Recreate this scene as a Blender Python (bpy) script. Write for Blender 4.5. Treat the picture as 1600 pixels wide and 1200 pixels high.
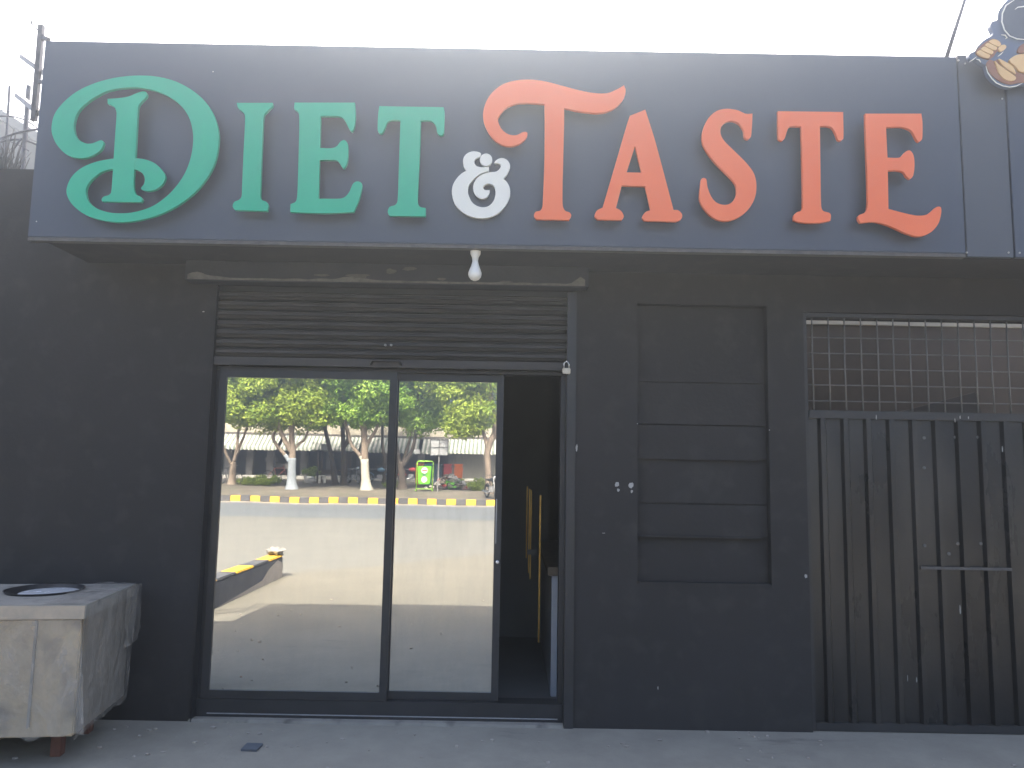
import bpy, bmesh, math, random
from mathutils import Vector, Matrix
from mathutils.geometry import tessellate_polygon
from mathutils import noise as mnoise
R = math.radians
for o in list(bpy.data.objects): bpy.data.objects.remove(o)
S = bpy.context.scene
COL = S.collection
rnd = random.Random(7)

# ------------------------------------------------------------------ camera
FPX, PITCH, ROLL, CAMY, CAMZ = 1200.0, math.atan(133/1200), 0.0178, -5.0, 1.6
F = Vector((0, math.cos(PITCH), math.sin(PITCH)))
U0 = Vector((0, -math.sin(PITCH), math.cos(PITCH))); R0 = Vector((1, 0, 0))
CU = U0*math.cos(ROLL) - R0*math.sin(ROLL)
CR = R0*math.cos(ROLL) + U0*math.sin(ROLL)
cam = bpy.data.cameras.new('camera'); camo = bpy.data.objects.new('camera', cam); COL.objects.link(camo)
cam.lens = 36*FPX/1600; cam.sensor_width = 36; cam.clip_end = 3000; cam.clip_start = 0.05
camo.matrix_world = Matrix(((CR.x, CU.x, -F.x, 0), (CR.y, CU.y, -F.y, CAMY), (CR.z, CU.z, -F.z, CAMZ), (0, 0, 0, 1)))
S.camera = camo

# ------------------------------------------------------------------ world, sun, exposure
SUN_EL = math.atan(1.188); SUN_AZ = math.atan2(-0.04, 1)          # sun stands behind the shop
w = bpy.data.worlds.new('World'); S.world = w; w.use_nodes = True
nt = w.node_tree; bg = nt.nodes['Background']
sky = nt.nodes.new('ShaderNodeTexSky'); sky.sky_type = 'NISHITA'; sky.sun_disc = False
sky.sun_elevation = SUN_EL; sky.sun_rotation = SUN_AZ
sky.air_density = 0.8; sky.dust_density = 7.0; sky.ozone_density = 1.0; sky.altitude = 100
nt.links.new(sky.outputs[0], bg.inputs[0]); bg.inputs[1].default_value = 0.15
sl = bpy.data.lights.new('sun', 'SUN'); sl.energy = 2.85; sl.angle = R(0.5); sl.color = (1, .95, .86)
so = bpy.data.objects.new('sun', sl); COL.objects.link(so)
so.rotation_euler = Vector((0.04, -1, -1.188)).to_track_quat('-Z', 'Y').to_euler()
S.view_settings.view_transform = 'Standard'; S.view_settings.look = 'None'
S.view_settings.exposure = 2.12; S.view_settings.gamma = 1; S.view_settings.use_curve_mapping = False

# ------------------------------------------------------------------ helpers
GY = 0.06                                                         # plane of the mirror glass
def at(px, py, Y):
    """point on the plane y = Y that the photograph shows at pixel (px, py)"""
    d = F*FPX + CR*(px-800) - CU*(py-600)
    return Vector((0, CAMY, CAMZ)) + d*((Y-CAMY)/d.y)
def X(px, py, Y=0): return at(px, py, Y).x
def Z(px, py, Y=0): return at(px, py, Y).z
def ref(px, py, Yv):
    """real point of something seen in the glass, Yv behind the glass plane"""
    p = at(px, py, GY+Yv); return Vector((p.x, GY-Yv, p.z))

def tag(o, label=None, cat=None, group=None, kind=None):
    if label: o['label'] = label
    if cat: o['category'] = cat
    if group: o['group'] = group
    if kind: o['kind'] = kind
    return o
def empty(name, loc, label, cat, group=None):
    o = bpy.data.objects.new(name, None); COL.objects.link(o); o.location = loc; o.empty_display_size = .1
    return tag(o, label, cat, group)
def link(name, me, parent=None):
    o = bpy.data.objects.new(name, me); COL.objects.link(o)
    if parent is not None:
        o.parent = parent
        # meshes are written in world coordinates: cancel the offset of the parents
        off = Vector(); p = parent
        while p is not None: off += p.location; p = p.parent
        o.location = -off
    return o
def copy_tree(o, parent=None):
    c = o.copy(); COL.objects.link(c); c.parent = parent
    for ch in list(o.children): copy_tree(ch, c)
    return c

class MB:
    def __init__(s): s.v = []; s.f = []; s.c = []
    def add(s, vs, fs):
        b = len(s.v); s.v += [Vector(v) for v in vs]; s.f += [[b+i for i in f] for f in fs]; return s
    def box(s, x0, x1, y0, y1, z0, z1):
        return s.add([(x0,y0,z0),(x1,y0,z0),(x1,y1,z0),(x0,y1,z0),(x0,y0,z1),(x1,y0,z1),(x1,y1,z1),(x0,y1,z1)],
                     [(0,3,2,1),(4,5,6,7),(0,1,5,4),(1,2,6,5),(2,3,7,6),(3,0,4,7)])
    def obox(s, c, ax, ay, az):                                   # oriented box from centre and three half axes
        c = Vector(c); ax = Vector(ax); ay = Vector(ay); az = Vector(az)
        vs = [c+ax*i+ay*j+az*k for k in (-1,1) for (i,j) in ((-1,-1),(1,-1),(1,1),(-1,1))]
        return s.add(vs, [(0,3,2,1),(4,5,6,7),(0,1,5,4),(1,2,6,5),(2,3,7,6),(3,0,4,7)])
    def beam(s, a, b, w, h):
        a = Vector(a); b = Vector(b); d = (b-a); l = d.length/2; d.normalize()
        u = Vector((0,0,1)) if abs(d.z) < .9 else Vector((0,1,0))
        x = d.cross(u).normalized(); y = x.cross(d)
        return s.obox((a+b)/2, d*l, x*w/2, y*h/2)
    def tube(s, pts, rad, n=8, caps=True):
        pts = [Vector(p) for p in pts]
        if not hasattr(rad, '__len__'): rad = [rad]*len(pts)
        rings = []; b = len(s.v); prev = None
        for i, p in enumerate(pts):
            d = (pts[min(i+1, len(pts)-1)] - pts[max(i-1, 0)]).normalized()
            if prev is None:
                u = Vector((0,0,1)) if abs(d.z) < .9 else Vector((1,0,0)); prev = d.cross(u).normalized()
            a = (prev - d*prev.dot(d)).normalized(); prev = a; c = d.cross(a)
            s.v += [p + (a*math.cos(t)+c*math.sin(t))*rad[i] for t in [2*math.pi*k/n for k in range(n)]]
        for i in range(len(pts)-1):
            for k in range(n):
                s.f.append([b+i*n+k, b+i*n+(k+1)%n, b+(i+1)*n+(k+1)%n, b+(i+1)*n+k])
        if caps:
            s.f.append([b+k for k in range(n)][::-1]); s.f.append([b+(len(pts)-1)*n+k for k in range(n)])
        return s
    def lathe(s, c, prof, n=20, axis=Vector((0,0,1))):            # prof: (radius, height)
        c = Vector(c); axis = Vector(axis).normalized(); u = axis.orthogonal().normalized(); t = axis.cross(u); b = len(s.v)
        for (r, h) in prof:
            s.v += [c + axis*h + (u*math.cos(a)+t*math.sin(a))*r for a in [2*math.pi*k/n for k in range(n)]]
        for i in range(len(prof)-1):
            for k in range(n):
                s.f.append([b+i*n+k, b+i*n+(k+1)%n, b+(i+1)*n+(k+1)%n, b+(i+1)*n+k])
        s.f.append([b+k for k in range(n)][::-1]); s.f.append([b+(len(prof)-1)*n+k for k in range(n)])
        return s
    def torus(s, c, rad, r, axis, n=28, m=6):
        c = Vector(c); axis = Vector(axis).normalized(); u = axis.orthogonal().normalized(); t = axis.cross(u); b = len(s.v)
        for i in range(n):
            a = 2*math.pi*i/n; d = u*math.cos(a)+t*math.sin(a)
            for k in range(m):
                q = 2*math.pi*k/m; s.v.append(c + d*(rad+r*math.cos(q)) + axis*(r*math.sin(q)))
        for i in range(n):
            for k in range(m):
                s.f.append([b+i*m+k, b+((i+1)%n)*m+k, b+((i+1)%n)*m+(k+1)%m, b+i*m+(k+1)%m])
        return s
    def prism(s, loops, off):                                     # loops of coplanar points, extruded by off
        off = Vector(off); loops = [[Vector(p) for p in l] for l in loops]
        tri = tessellate_polygon(loops); flat = [p for l in loops for p in l]; n = len(flat); b = len(s.v)
        s.v += flat + [p+off for p in flat]
        for t in tri: s.f.append([b+i for i in t]); s.f.append([b+n+i for i in reversed(t)])
        k = 0
        for l in loops:
            m = len(l)
            for i in range(m): s.f.append([b+k+i, b+k+(i+1)%m, b+n+k+(i+1)%m, b+n+k+i])
            k += m
        return s
    def blob(s, c, rx, ry, rz, seed=0, amp=.25, freq=1.5, n=10, m=7):
        c = Vector(c); b = len(s.v)
        for j in range(m+1):
            ph = math.pi*j/m
            for i in range(n):
                a = 2*math.pi*i/n; d = Vector((math.sin(ph)*math.cos(a), math.sin(ph)*math.sin(a), math.cos(ph)))
                k = 1+amp*mnoise.noise(d*freq+Vector((seed*7.3, seed*3.1, seed)))*2
                s.v.append(c+Vector((d.x*rx, d.y*ry, d.z*rz))*k)
        for j in range(m):
            for i in range(n): s.f.append([b+j*n+i, b+j*n+(i+1)%n, b+(j+1)*n+(i+1)%n, b+(j+1)*n+i][::-1])
        return s
    def mesh(s, name, mat, smooth=False, bevel=0, recalc=True, seg=2):
        me = bpy.data.meshes.new(name); me.from_pydata([tuple(v) for v in s.v], [], s.f)
        if recalc or bevel:
            bm = bmesh.new(); bm.from_mesh(me)
            if recalc: bmesh.ops.recalc_face_normals(bm, faces=bm.faces)
            if bevel: bmesh.ops.bevel(bm, geom=[e for e in bm.edges if len(e.link_faces) == 2 and e.calc_face_angle(0) > .5], offset=bevel, segments=seg, affect='EDGES', clamp_overlap=True)
            bm.to_mesh(me); bm.free()
        if mat: me.materials.append(mat)
        if smooth:
            for p in me.polygons: p.use_smooth = True
            if smooth is not True:
                try: me.set_sharp_from_angle(angle=smooth)
                except Exception: pass
        me.update(); return me
    def build(s, name, mat, parent=None, smooth=False, bevel=0, recalc=True, seg=2):
        return link(name, s.mesh(name, mat, smooth, bevel, recalc, seg), parent)
def box(name, mat, parent, *a, bevel=0): return MB().box(*a).build(name, mat, parent, bevel=bevel)

# ------------------------------------------------------------------ materials
def nd(t, ty, **kw):
    n = t.nodes.new(ty)
    for k, v in kw.items(): setattr(n, k, v)
    return n
def pm(name, c1, c2=None, scale=4, rough=.7, bump=0, bscale=60, metal=0, spec=.5, stretch=(1,1,1), c3=None, s3=30, a3=.5, rvar=.12, bdist=.004):
    m = bpy.data.materials.new(name); m.use_nodes = True; t = m.node_tree; L = t.links.new
    p = t.nodes['Principled BSDF']; p.inputs['Metallic'].default_value = metal; p.inputs['Specular IOR Level'].default_value = spec
    tc = nd(t, 'ShaderNodeTexCoord'); mp = nd(t, 'ShaderNodeMapping'); mp.inputs['Scale'].default_value = stretch
    geo = nd(t, 'ShaderNodeObjectInfo')
    L(tc.outputs['Object'], mp.inputs[0])
    c2 = c2 or tuple(x*.8 for x in c1)
    n1 = nd(t, 'ShaderNodeTexNoise'); n1.inputs['Scale'].default_value = scale; n1.inputs['Detail'].default_value = 8; n1.inputs['Roughness'].default_value = .62
    L(mp.outputs[0], n1.inputs['Vector'])
    cr = nd(t, 'ShaderNodeValToRGB'); cr.color_ramp.elements[0].position = .33; cr.color_ramp.elements[1].position = .67
    cr.color_ramp.elements[0].color = (*c1, 1); cr.color_ramp.elements[1].color = (*c2, 1)
    L(n1.outputs['Fac'], cr.inputs[0]); out = cr.outputs[0]
    if c3:
        n3 = nd(t, 'ShaderNodeTexNoise'); n3.inputs['Scale'].default_value = s3; n3.inputs['Detail'].default_value = 5
        L(mp.outputs[0], n3.inputs['Vector'])
        r3 = nd(t, 'ShaderNodeValToRGB'); r3.color_ramp.elements[0].position = 1-a3-.08; r3.color_ramp.elements[1].position = 1-a3+.08
        L(n3.outputs['Fac'], r3.inputs[0])
        mx = nd(t, 'ShaderNodeMix', data_type='RGBA'); L(r3.outputs[0], mx.inputs[0]); L(out, mx.inputs[6]); mx.inputs[7].default_value = (*c3, 1); out = mx.outputs[2]
    L(out, p.inputs['Base Color'])
    mr = nd(t, 'ShaderNodeMapRange'); mr.inputs[3].default_value = max(.02, rough-rvar); mr.inputs[4].default_value = min(1, rough+rvar)
    L(n1.outputs['Fac'], mr.inputs[0]); L(mr.outputs[0], p.inputs['Roughness'])
    if bump:
        n2 = nd(t, 'ShaderNodeTexNoise'); n2.inputs['Scale'].default_value = bscale; n2.inputs['Detail'].default_value = 6
        L(tc.outputs['Object'], n2.inputs['Vector'])
        b = nd(t, 'ShaderNodeBump'); b.inputs['Strength'].default_value = bump; b.inputs['Distance'].default_value = bdist
        L(n2.outputs['Fac'], b.inputs['Height']); L(b.outputs[0], p.inputs['Normal'])
    return m
M = {}
M['wall'] = pm('charcoal_paint', (.036,.034,.033), (.044,.041,.040), 1.3, .8, .35, 38, spec=.2, c3=(.050,.047,.044), s3=7, a3=.40)
M['beam'] = pm('beam_paint', (.038,.040,.045), (.052,.053,.056), 3, .7, .5, 40, spec=.3)
M['plaster'] = pm('bare_plaster', (.19,.175,.155), (.10,.095,.088), 14, .9, .6, 60)
M['chip'] = pm('white_chip', (.52,.51,.48), (.36,.35,.33), 40, .8, .4, 90)
M['acp'] = pm('blue_grey_composite_panel', (.048,.058,.080), (.054,.065,.088), 1.2, .42, .05, 3, spec=.6, rvar=.05)
M['acp_strip'] = pm('grey_composite_strip', (.064,.070,.082), (.070,.076,.088), 1.2, .42, .05, 3, spec=.6, rvar=.05)
M['trim'] = pm('sign_edge_trim', (.07,.066,.062), (.12,.108,.098), 20, .6, .3, 60)
M['green'] = pm('green_acrylic', (.005,.38,.215), (.007,.41,.235), 3, .32, spec=.5, rvar=.04)
M['green_side'] = M['green']
M['red'] = pm('coral_red_acrylic', (.83,.165,.05), (.86,.18,.058), 3, .32, spec=.5, rvar=.04)
M['white'] = pm('white_acrylic', (.80,.78,.69), (.76,.74,.65), 3, .35, spec=.5, rvar=.04)
M['bulb'] = pm('white_bulb_plastic', (.82,.80,.73), (.78,.76,.69), 8, .3)
M['shutter'] = pm('dusty_shutter_steel', (.032,.030,.028), (.075,.067,.059), 2.2, .55, .35, 70, spec=.4, stretch=(.6,1,7))
M['alu'] = pm('black_aluminium', (.030,.030,.031), (.040,.039,.040), 4, .42, .1, 80, spec=.45)
M['dark'] = pm('dark_interior', (.20,.20,.19), (.24,.24,.225), 2, .8)
M['gold'] = pm('gold_trim', (.75,.50,.14), (.62,.38,.09), 9, .35, metal=.6)
M['counter_w'] = pm('counter_laminate', (.55,.57,.60), (.5,.52,.55), 4, .4)
M['counter_t'] = pm('counter_brown_top', (.20,.15,.10), (.13,.10,.07), 12, .4)
M['brass'] = pm('padlock_brass', (.62,.56,.45), (.48,.42,.32), 40, .38, metal=.5)
M['chrome'] = pm('steel_shackle', (.7,.7,.7), (.55,.55,.55), 30, .25, metal=.8)
M['gate'] = pm('gate_sheet', (.030,.030,.030), (.056,.052,.047), 1.6, .30, .35, 30, metal=.35, spec=.6, stretch=(1.5,1,.45), c3=(.024,.023,.023), s3=1.9, a3=.46)
M['gate_rib'] = pm('gate_rib_paint', (.028,.027,.027), (.042,.040,.038), 5, .5, .3, 60)
M['mesh_bar'] = pm('grille_wire', (.17,.165,.158), (.115,.111,.106), 10, .5, .3, 80)
M['brown'] = pm('brown_wall', (.075,.056,.042), (.045,.036,.029), 1.4, .85, .4, 30)
M['coping'] = pm('cream_coping', (.40,.36,.28), (.33,.30,.24), 6, .8)
M['board'] = pm('dark_board', (.02,.018,.018), (.03,.025,.024), 4, .7)
M['concrete'] = None
M['fr_front'] = pm('grimy_steel_sheet', (.58,.455,.29), (.43,.345,.235), 2.4, .42, .35, 18, spec=.5, c3=(.22,.185,.145), s3=4, a3=.40, bdist=.01)
M['fr_top'] = pm('sooty_top', (.27,.25,.215), (.36,.335,.285), 6, .7, .5, 40, c3=(.13,.122,.108), s3=7, a3=.36)
M['fr_side'] = pm('dull_side_sheet', (.31,.265,.21), (.23,.20,.16), 2.5, .5, .3, 20)
M['fr_edge'] = pm('steel_edge', (.55,.45,.33), (.36,.31,.245), 7, .45, .4, 40)
M['wok'] = pm('wok_iron', (.035,.035,.037), (.06,.06,.06), 12, .4, .3, 60, metal=.4)
M['oil'] = pm('wok_liner_foil', (.88,.88,.86), (.72,.73,.74), 9, .25, .5, 20, metal=.2, bdist=.006)
M['redwood'] = pm('red_brick_leg', (.20,.085,.055), (.14,.065,.045), 15, .85, .5, 60)
M['pipe'] = pm('rusty_pipe', (.10,.095,.10), (.065,.06,.063), 15, .6, .3, 60)
M['bark'] = pm('bark', (.29,.225,.17), (.17,.13,.10), 7, .9, .9, 18, stretch=(1,1,.3), bdist=.03)
M['bark2'] = pm('dark_bark', (.085,.065,.05), (.05,.04,.033), 7, .9, .8, 18, stretch=(1,1,.3), bdist=.03)
M['wwash'] = pm('white_limewash', (.50,.465,.39), (.38,.35,.29), 6, .9, .8, 15, bdist=.02)
M['bwash'] = pm('blue_grey_limewash', (.30,.33,.36), (.22,.24,.26), 6, .9, .8, 15, bdist=.02)
M['kerb_y'] = pm('yellow_kerb_paint', (.80,.50,.05), (.68,.40,.05), 6, .8, .4, 40)
M['kerb_k'] = pm('black_kerb_paint', (.075,.075,.08), (.11,.11,.115), 6, .8, .4, 40)
M['kerb_c'] = pm('bare_kerb_concrete', (.42,.37,.31), (.33,.29,.25), 6, .9, .5, 40)
M['road'] = pm('road_asphalt', (.118,.128,.134), (.142,.148,.148), .5, .85, .5, 60)
M['gutter'] = pm('sandy_gutter', (.34,.29,.23), (.28,.24,.19), .9, .95, .5, 20)
M['verge'] = pm('dusty_verge', (.20,.17,.13), (.10,.086,.068), .55, .95, .8, 5, c3=(.12,.115,.075), s3=1.3, a3=.40, bdist=.05)  # dark mottling in the colour stands for dappled tree shade
M['cream'] = pm('cream_roof_band', (.48,.43,.34), (.41,.37,.29), 1.2, .85)
M['shopdark'] = pm('dark_shopfront', (.03,.027,.025), (.06,.05,.045), .6, .8)
M['pillar'] = pm('grey_pillar', (.20,.19,.18), (.15,.14,.135), 2, .9)
M['rshut'] = pm('grey_shutter_far', (.42,.41,.36), (.35,.34,.30), 1, .6)
M['plinth'] = pm('plinth_plaster', (.50,.48,.44), (.40,.38,.35), 2, .9)
M['beamd'] = pm('awning_beam', (.10,.09,.085), (.13,.12,.11), 2, .7)
M['lime'] = pm('lime_green_paint', (.16,.55,.03), (.13,.48,.025), 4, .45)
M['limef'] = pm('lime_frame_paint', (.35,.68,.05), (.30,.60,.05), 4, .45)
M['bin_b'] = pm('blue_grey_bin', (.05,.11,.16), (.04,.09,.13), 4, .5)
M['bin_r'] = pm('red_bin', (.55,.05,.045), (.45,.04,.04), 4, .5)
M['bin_o'] = pm('orange_bin', (.80,.20,.045), (.70,.17,.04), 4, .5)
M['bin_t'] = pm('teal_bin', (.05,.28,.36), (.04,.22,.30), 4, .5)
M['rubber'] = pm('rubber', (.02,.02,.02), (.03,.03,.03), 10, .8)
M['metal'] = pm('dull_metal', (.42,.42,.42), (.32,.32,.32), 10, .4, metal=.3)
M['pink'] = pm('faded_pink_frame', (.55,.16,.13), (.45,.13,.11), 6, .5)
M['black'] = pm('black_enamel', (.025,.025,.027), (.035,.035,.037), 6, .35)
M['blue'] = pm('pale_blue_paint', (.22,.38,.50), (.18,.32,.43), 6, .6)
M['wood'] = pm('dark_wood', (.14,.09,.06), (.09,.06,.04), 8, .8)
M['grey'] = pm('mid_grey', (.32,.32,.31), (.25,.25,.245), 4, .7)
M['signw'] = pm('pale_board', (.34,.345,.35), (.27,.275,.28), 4, .6)
M['weed'] = pm('weed_leaf', (.16,.22,.04), (.22,.26,.06), 6, .7)
M['skin'] = pm('printed_skin', (.74,.49,.22), (.68,.42,.18), 6, .45)
M['skin_d'] = pm('printed_skin_shade', (.30,.13,.07), (.26,.11,.06), 6, .45)
M['emb'] = pm('emblem_blue_grey', (.10,.13,.20), (.12,.15,.22), 6, .45)
M['cloth'] = pm('pale_cloth', (.38,.36,.32), (.28,.26,.23), 6, .9, .6, 30)
M['far'] = pm('far_building', (.15,.145,.13), (.10,.097,.088), .5, .9)
M['tile'] = pm('dark_plate', (.07,.08,.095), (.09,.10,.115), 10, .5)

# concrete apron and forecourt: sandy screed, coloured paler by the shop to lift its shade, dusty asphalt farther out
def ground_mat():
    m = bpy.data.materials.new('forecourt'); m.use_nodes = True; t = m.node_tree; L = t.links.new
    p = t.nodes['Principled BSDF']; p.inputs['Specular IOR Level'].default_value = .25
    tc = nd(t, 'ShaderNodeTexCoord')
    def noise(sc, de=8, ro=.6, vec=None):
        n = nd(t, 'ShaderNodeTexNoise'); n.inputs['Scale'].default_value = sc; n.inputs['Detail'].default_value = de; n.inputs['Roughness'].default_value = ro
        L(vec or tc.outputs['Object'], n.inputs['Vector']); return n.outputs['Fac']
    def ramp(f, a, b, c1, c2):
        r = nd(t, 'ShaderNodeValToRGB'); e = r.color_ramp.elements; e[0].position = a; e[1].position = b; e[0].color = (*c1, 1); e[1].color = (*c2, 1); L(f, r.inputs[0]); return r.outputs[0]
    def mix(f, a, b):
        x = nd(t, 'ShaderNodeMix', data_type='RGBA'); L(f, x.inputs[0]); L(a, x.inputs[6]); L(b, x.inputs[7]); return x.outputs[2]
    mp = nd(t, 'ShaderNodeMapping'); mp.inputs['Scale'].default_value = (.35, 1.3, 1); mp.inputs['Rotation'].default_value = (0, 0, .15); L(tc.outputs['Object'], mp.inputs[0])
    sand = ramp(noise(1.1), .3, .7, (.208,.190,.150), (.166,.152,.122))
    fine = ramp(noise(26, 6), .35, .75, (.16,.147,.12), (.262,.242,.196))
    n = nd(t, 'ShaderNodeMix', data_type='RGBA'); n.inputs[0].default_value = .35; L(sand, n.inputs[6]); L(fine, n.inputs[7]); sand = n.outputs[2]
    st = ramp(noise(2.3, 9, .7, mp.outputs[0]), .60, .70, (0,0,0), (1,1,1))
    stc = nd(t, 'ShaderNodeRGB'); stc.outputs[0].default_value = (.145,.132,.118,1)
    mul = nd(t, 'ShaderNodeMath', operation='MULTIPLY'); L(st, mul.inputs[0]); mul.inputs[1].default_value = .55
    sand = mix(mul.outputs[0], sand, stc.outputs[0])
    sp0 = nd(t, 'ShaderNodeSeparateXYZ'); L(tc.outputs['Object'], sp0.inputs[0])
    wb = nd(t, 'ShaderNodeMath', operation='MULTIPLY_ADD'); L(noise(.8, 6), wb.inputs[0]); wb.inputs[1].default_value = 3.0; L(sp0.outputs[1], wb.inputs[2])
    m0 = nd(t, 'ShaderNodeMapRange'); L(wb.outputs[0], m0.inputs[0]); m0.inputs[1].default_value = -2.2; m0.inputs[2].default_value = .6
    shade_lift = ramp(noise(3.2, 9, .68), .3, .72, (.36,.332,.272), (.275,.253,.21)); shade_lift = mix(mul.outputs[0], shade_lift, stc.outputs[0])
    sand = mix(m0.outputs[0], sand, shade_lift)  # paler colour toward the wall brightens the strip lying in shade
    asp = ramp(noise(.9, 9), .3, .7, (.185,.176,.15), (.155,.149,.13))
    fa = ramp(noise(60, 4), .3, .7, (.16,.157,.142), (.27,.262,.235))
    n = nd(t, 'ShaderNodeMix', data_type='RGBA'); n.inputs[0].default_value = .3; L(asp, n.inputs[6]); L(fa, n.inputs[7]); asp = n.outputs[2]
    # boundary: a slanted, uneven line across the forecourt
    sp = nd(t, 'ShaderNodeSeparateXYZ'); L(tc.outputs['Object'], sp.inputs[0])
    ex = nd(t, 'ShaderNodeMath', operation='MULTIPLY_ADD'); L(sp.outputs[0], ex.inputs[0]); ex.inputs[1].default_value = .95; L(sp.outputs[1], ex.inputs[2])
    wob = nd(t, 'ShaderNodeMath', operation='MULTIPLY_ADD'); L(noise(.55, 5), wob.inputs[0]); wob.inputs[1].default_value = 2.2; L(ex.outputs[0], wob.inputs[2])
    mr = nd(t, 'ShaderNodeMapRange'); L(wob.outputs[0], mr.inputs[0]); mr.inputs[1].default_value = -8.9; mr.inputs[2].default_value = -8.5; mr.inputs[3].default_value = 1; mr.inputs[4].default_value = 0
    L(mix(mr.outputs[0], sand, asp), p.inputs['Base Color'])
    p.inputs['Roughness'].default_value = .92
    b = nd(t, 'ShaderNodeBump'); b.inputs['Strength'].default_value = .6; b.inputs['Distance'].default_value = .01
    L(noise(14, 8, .7), b.inputs['Height']); L(b.outputs[0], p.inputs['Normal'])
    return m
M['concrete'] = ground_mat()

def glass_mat(name, dust):
    """solar mirror glass with a film of dust"""
    m = bpy.data.materials.new(name); m.use_nodes = True; t = m.node_tree; L = t.links.new
    p = t.nodes['Principled BSDF']; p.inputs['Base Color'].default_value = (.74,.74,.70,1); p.inputs['Metallic'].default_value = 1; p.inputs['Roughness'].default_value = 0.0
    tc = nd(t, 'ShaderNodeTexCoord')
    n = nd(t, 'ShaderNodeTexNoise'); n.inputs['Scale'].default_value = 1.3; n.inputs['Detail'].default_value = 1; L(tc.outputs['Object'], n.inputs['Vector'])
    b = nd(t, 'ShaderNodeBump'); b.inputs['Strength'].default_value = .35; b.inputs['Distance'].default_value = .0016; L(n.outputs['Fac'], b.inputs['Height']); L(b.outputs[0], p.inputs['Normal'])
    d = nd(t, 'ShaderNodeBsdfDiffuse'); d.inputs[0].default_value = (.55,.52,.46,1)
    mp = nd(t, 'ShaderNodeMapping'); mp.inputs['Scale'].default_value = (9,9,2.2); L(tc.outputs['Object'], mp.inputs[0])
    n2 = nd(t, 'ShaderNodeTexNoise'); n2.inputs['Scale'].default_value = 1.5; n2.inputs['Detail'].default_value = 8; n2.inputs['Roughness'].default_value = .7; L(mp.outputs[0], n2.inputs['Vector'])
    mr = nd(t, 'ShaderNodeMapRange'); mr.inputs[1].default_value = .42; mr.inputs[2].default_value = .75; mr.inputs[3].default_value = dust*.3; mr.inputs[4].default_value = dust; L(n2.outputs['Fac'], mr.inputs[0])
    mx = nd(t, 'ShaderNodeMixShader'); L(mr.outputs[0], mx.inputs[0]); L(p.outputs[0], mx.inputs[1]); L(d.outputs[0], mx.inputs[2])
    L(mx.outputs[0], t.nodes['Material Output'].inputs[0]); return m
M['glass1'] = glass_mat('mirror_glass', .10); M['glass2'] = glass_mat('dusty_mirror_glass', .20)

def film_mat():
    m = bpy.data.materials.new('plastic_film'); m.use_nodes = True; t = m.node_tree; L = t.links.new
    p = t.nodes['Principled BSDF']; p.inputs['Base Color'].default_value = (.58,.52,.44,1); p.inputs['Roughness'].default_value = .2
    tr = nd(t, 'ShaderNodeBsdfTransparent'); tc = nd(t, 'ShaderNodeTexCoord')
    n = nd(t, 'ShaderNodeTexNoise'); n.inputs['Scale'].default_value = 5; n.inputs['Detail'].default_value = 9; n.inputs['Roughness'].default_value = .7; n.inputs['Distortion'].default_value = 1.2; mp = nd(t, 'ShaderNodeMapping'); mp.inputs['Rotation'].default_value = (.5,.5,0); mp.inputs['Scale'].default_value = (1,2.2,.7); L(tc.outputs['Object'], mp.inputs[0]); L(mp.outputs[0], n.inputs['Vector'])
    mr = nd(t, 'ShaderNodeMapRange'); mr.inputs[1].default_value = .35; mr.inputs[2].default_value = .75; mr.inputs[3].default_value = .10; mr.inputs[4].default_value = .62; L(n.outputs['Fac'], mr.inputs[0])
    b = nd(t, 'ShaderNodeBump'); b.inputs['Strength'].default_value = .8; b.inputs['Distance'].default_value = .02; L(n.outputs['Fac'], b.inputs['Height']); L(b.outputs[0], p.inputs['Normal'])
    mx = nd(t, 'ShaderNodeMixShader'); L(mr.outputs[0], mx.inputs[0]); L(tr.outputs[0], mx.inputs[1]); L(p.outputs[0], mx.inputs[2])
    L(mx.outputs[0], t.nodes['Material Output'].inputs[0]); return m
M['film'] = film_mat()

def leaf_mat(name, ca, cb):
    m = bpy.data.materials.new(name); m.use_nodes = True; t = m.node_tree; L = t.links.new
    p = t.nodes['Principled BSDF']; p.inputs['Roughness'].default_value = .5; p.inputs['Specular IOR Level'].default_value = .3
    a = nd(t, 'ShaderNodeAttribute'); a.attribute_name = 'leafrnd'
    r = nd(t, 'ShaderNodeValToRGB'); r.color_ramp.elements[0].color = (*ca, 1); r.color_ramp.elements[1].color = (*cb, 1); L(a.outputs['Fac'], r.inputs[0])
    L(r.outputs[0], p.inputs['Base Color'])
    tl = nd(t, 'ShaderNodeBsdfTranslucent'); L(r.outputs[0], tl.inputs[0])
    mx = nd(t, 'ShaderNodeMixShader'); mx.inputs[0].default_value = .35; L(p.outputs[0], mx.inputs[1]); L(tl.outputs[0], mx.inputs[2])
    L(mx.outputs[0], t.nodes['Material Output'].inputs[0]); return m
M['leaf'] = leaf_mat('leaf_bright', (.14,.23,.02), (.42,.50,.07))
M['leaf2'] = leaf_mat('leaf_mid', (.11,.23,.022), (.33,.48,.07))
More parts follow.
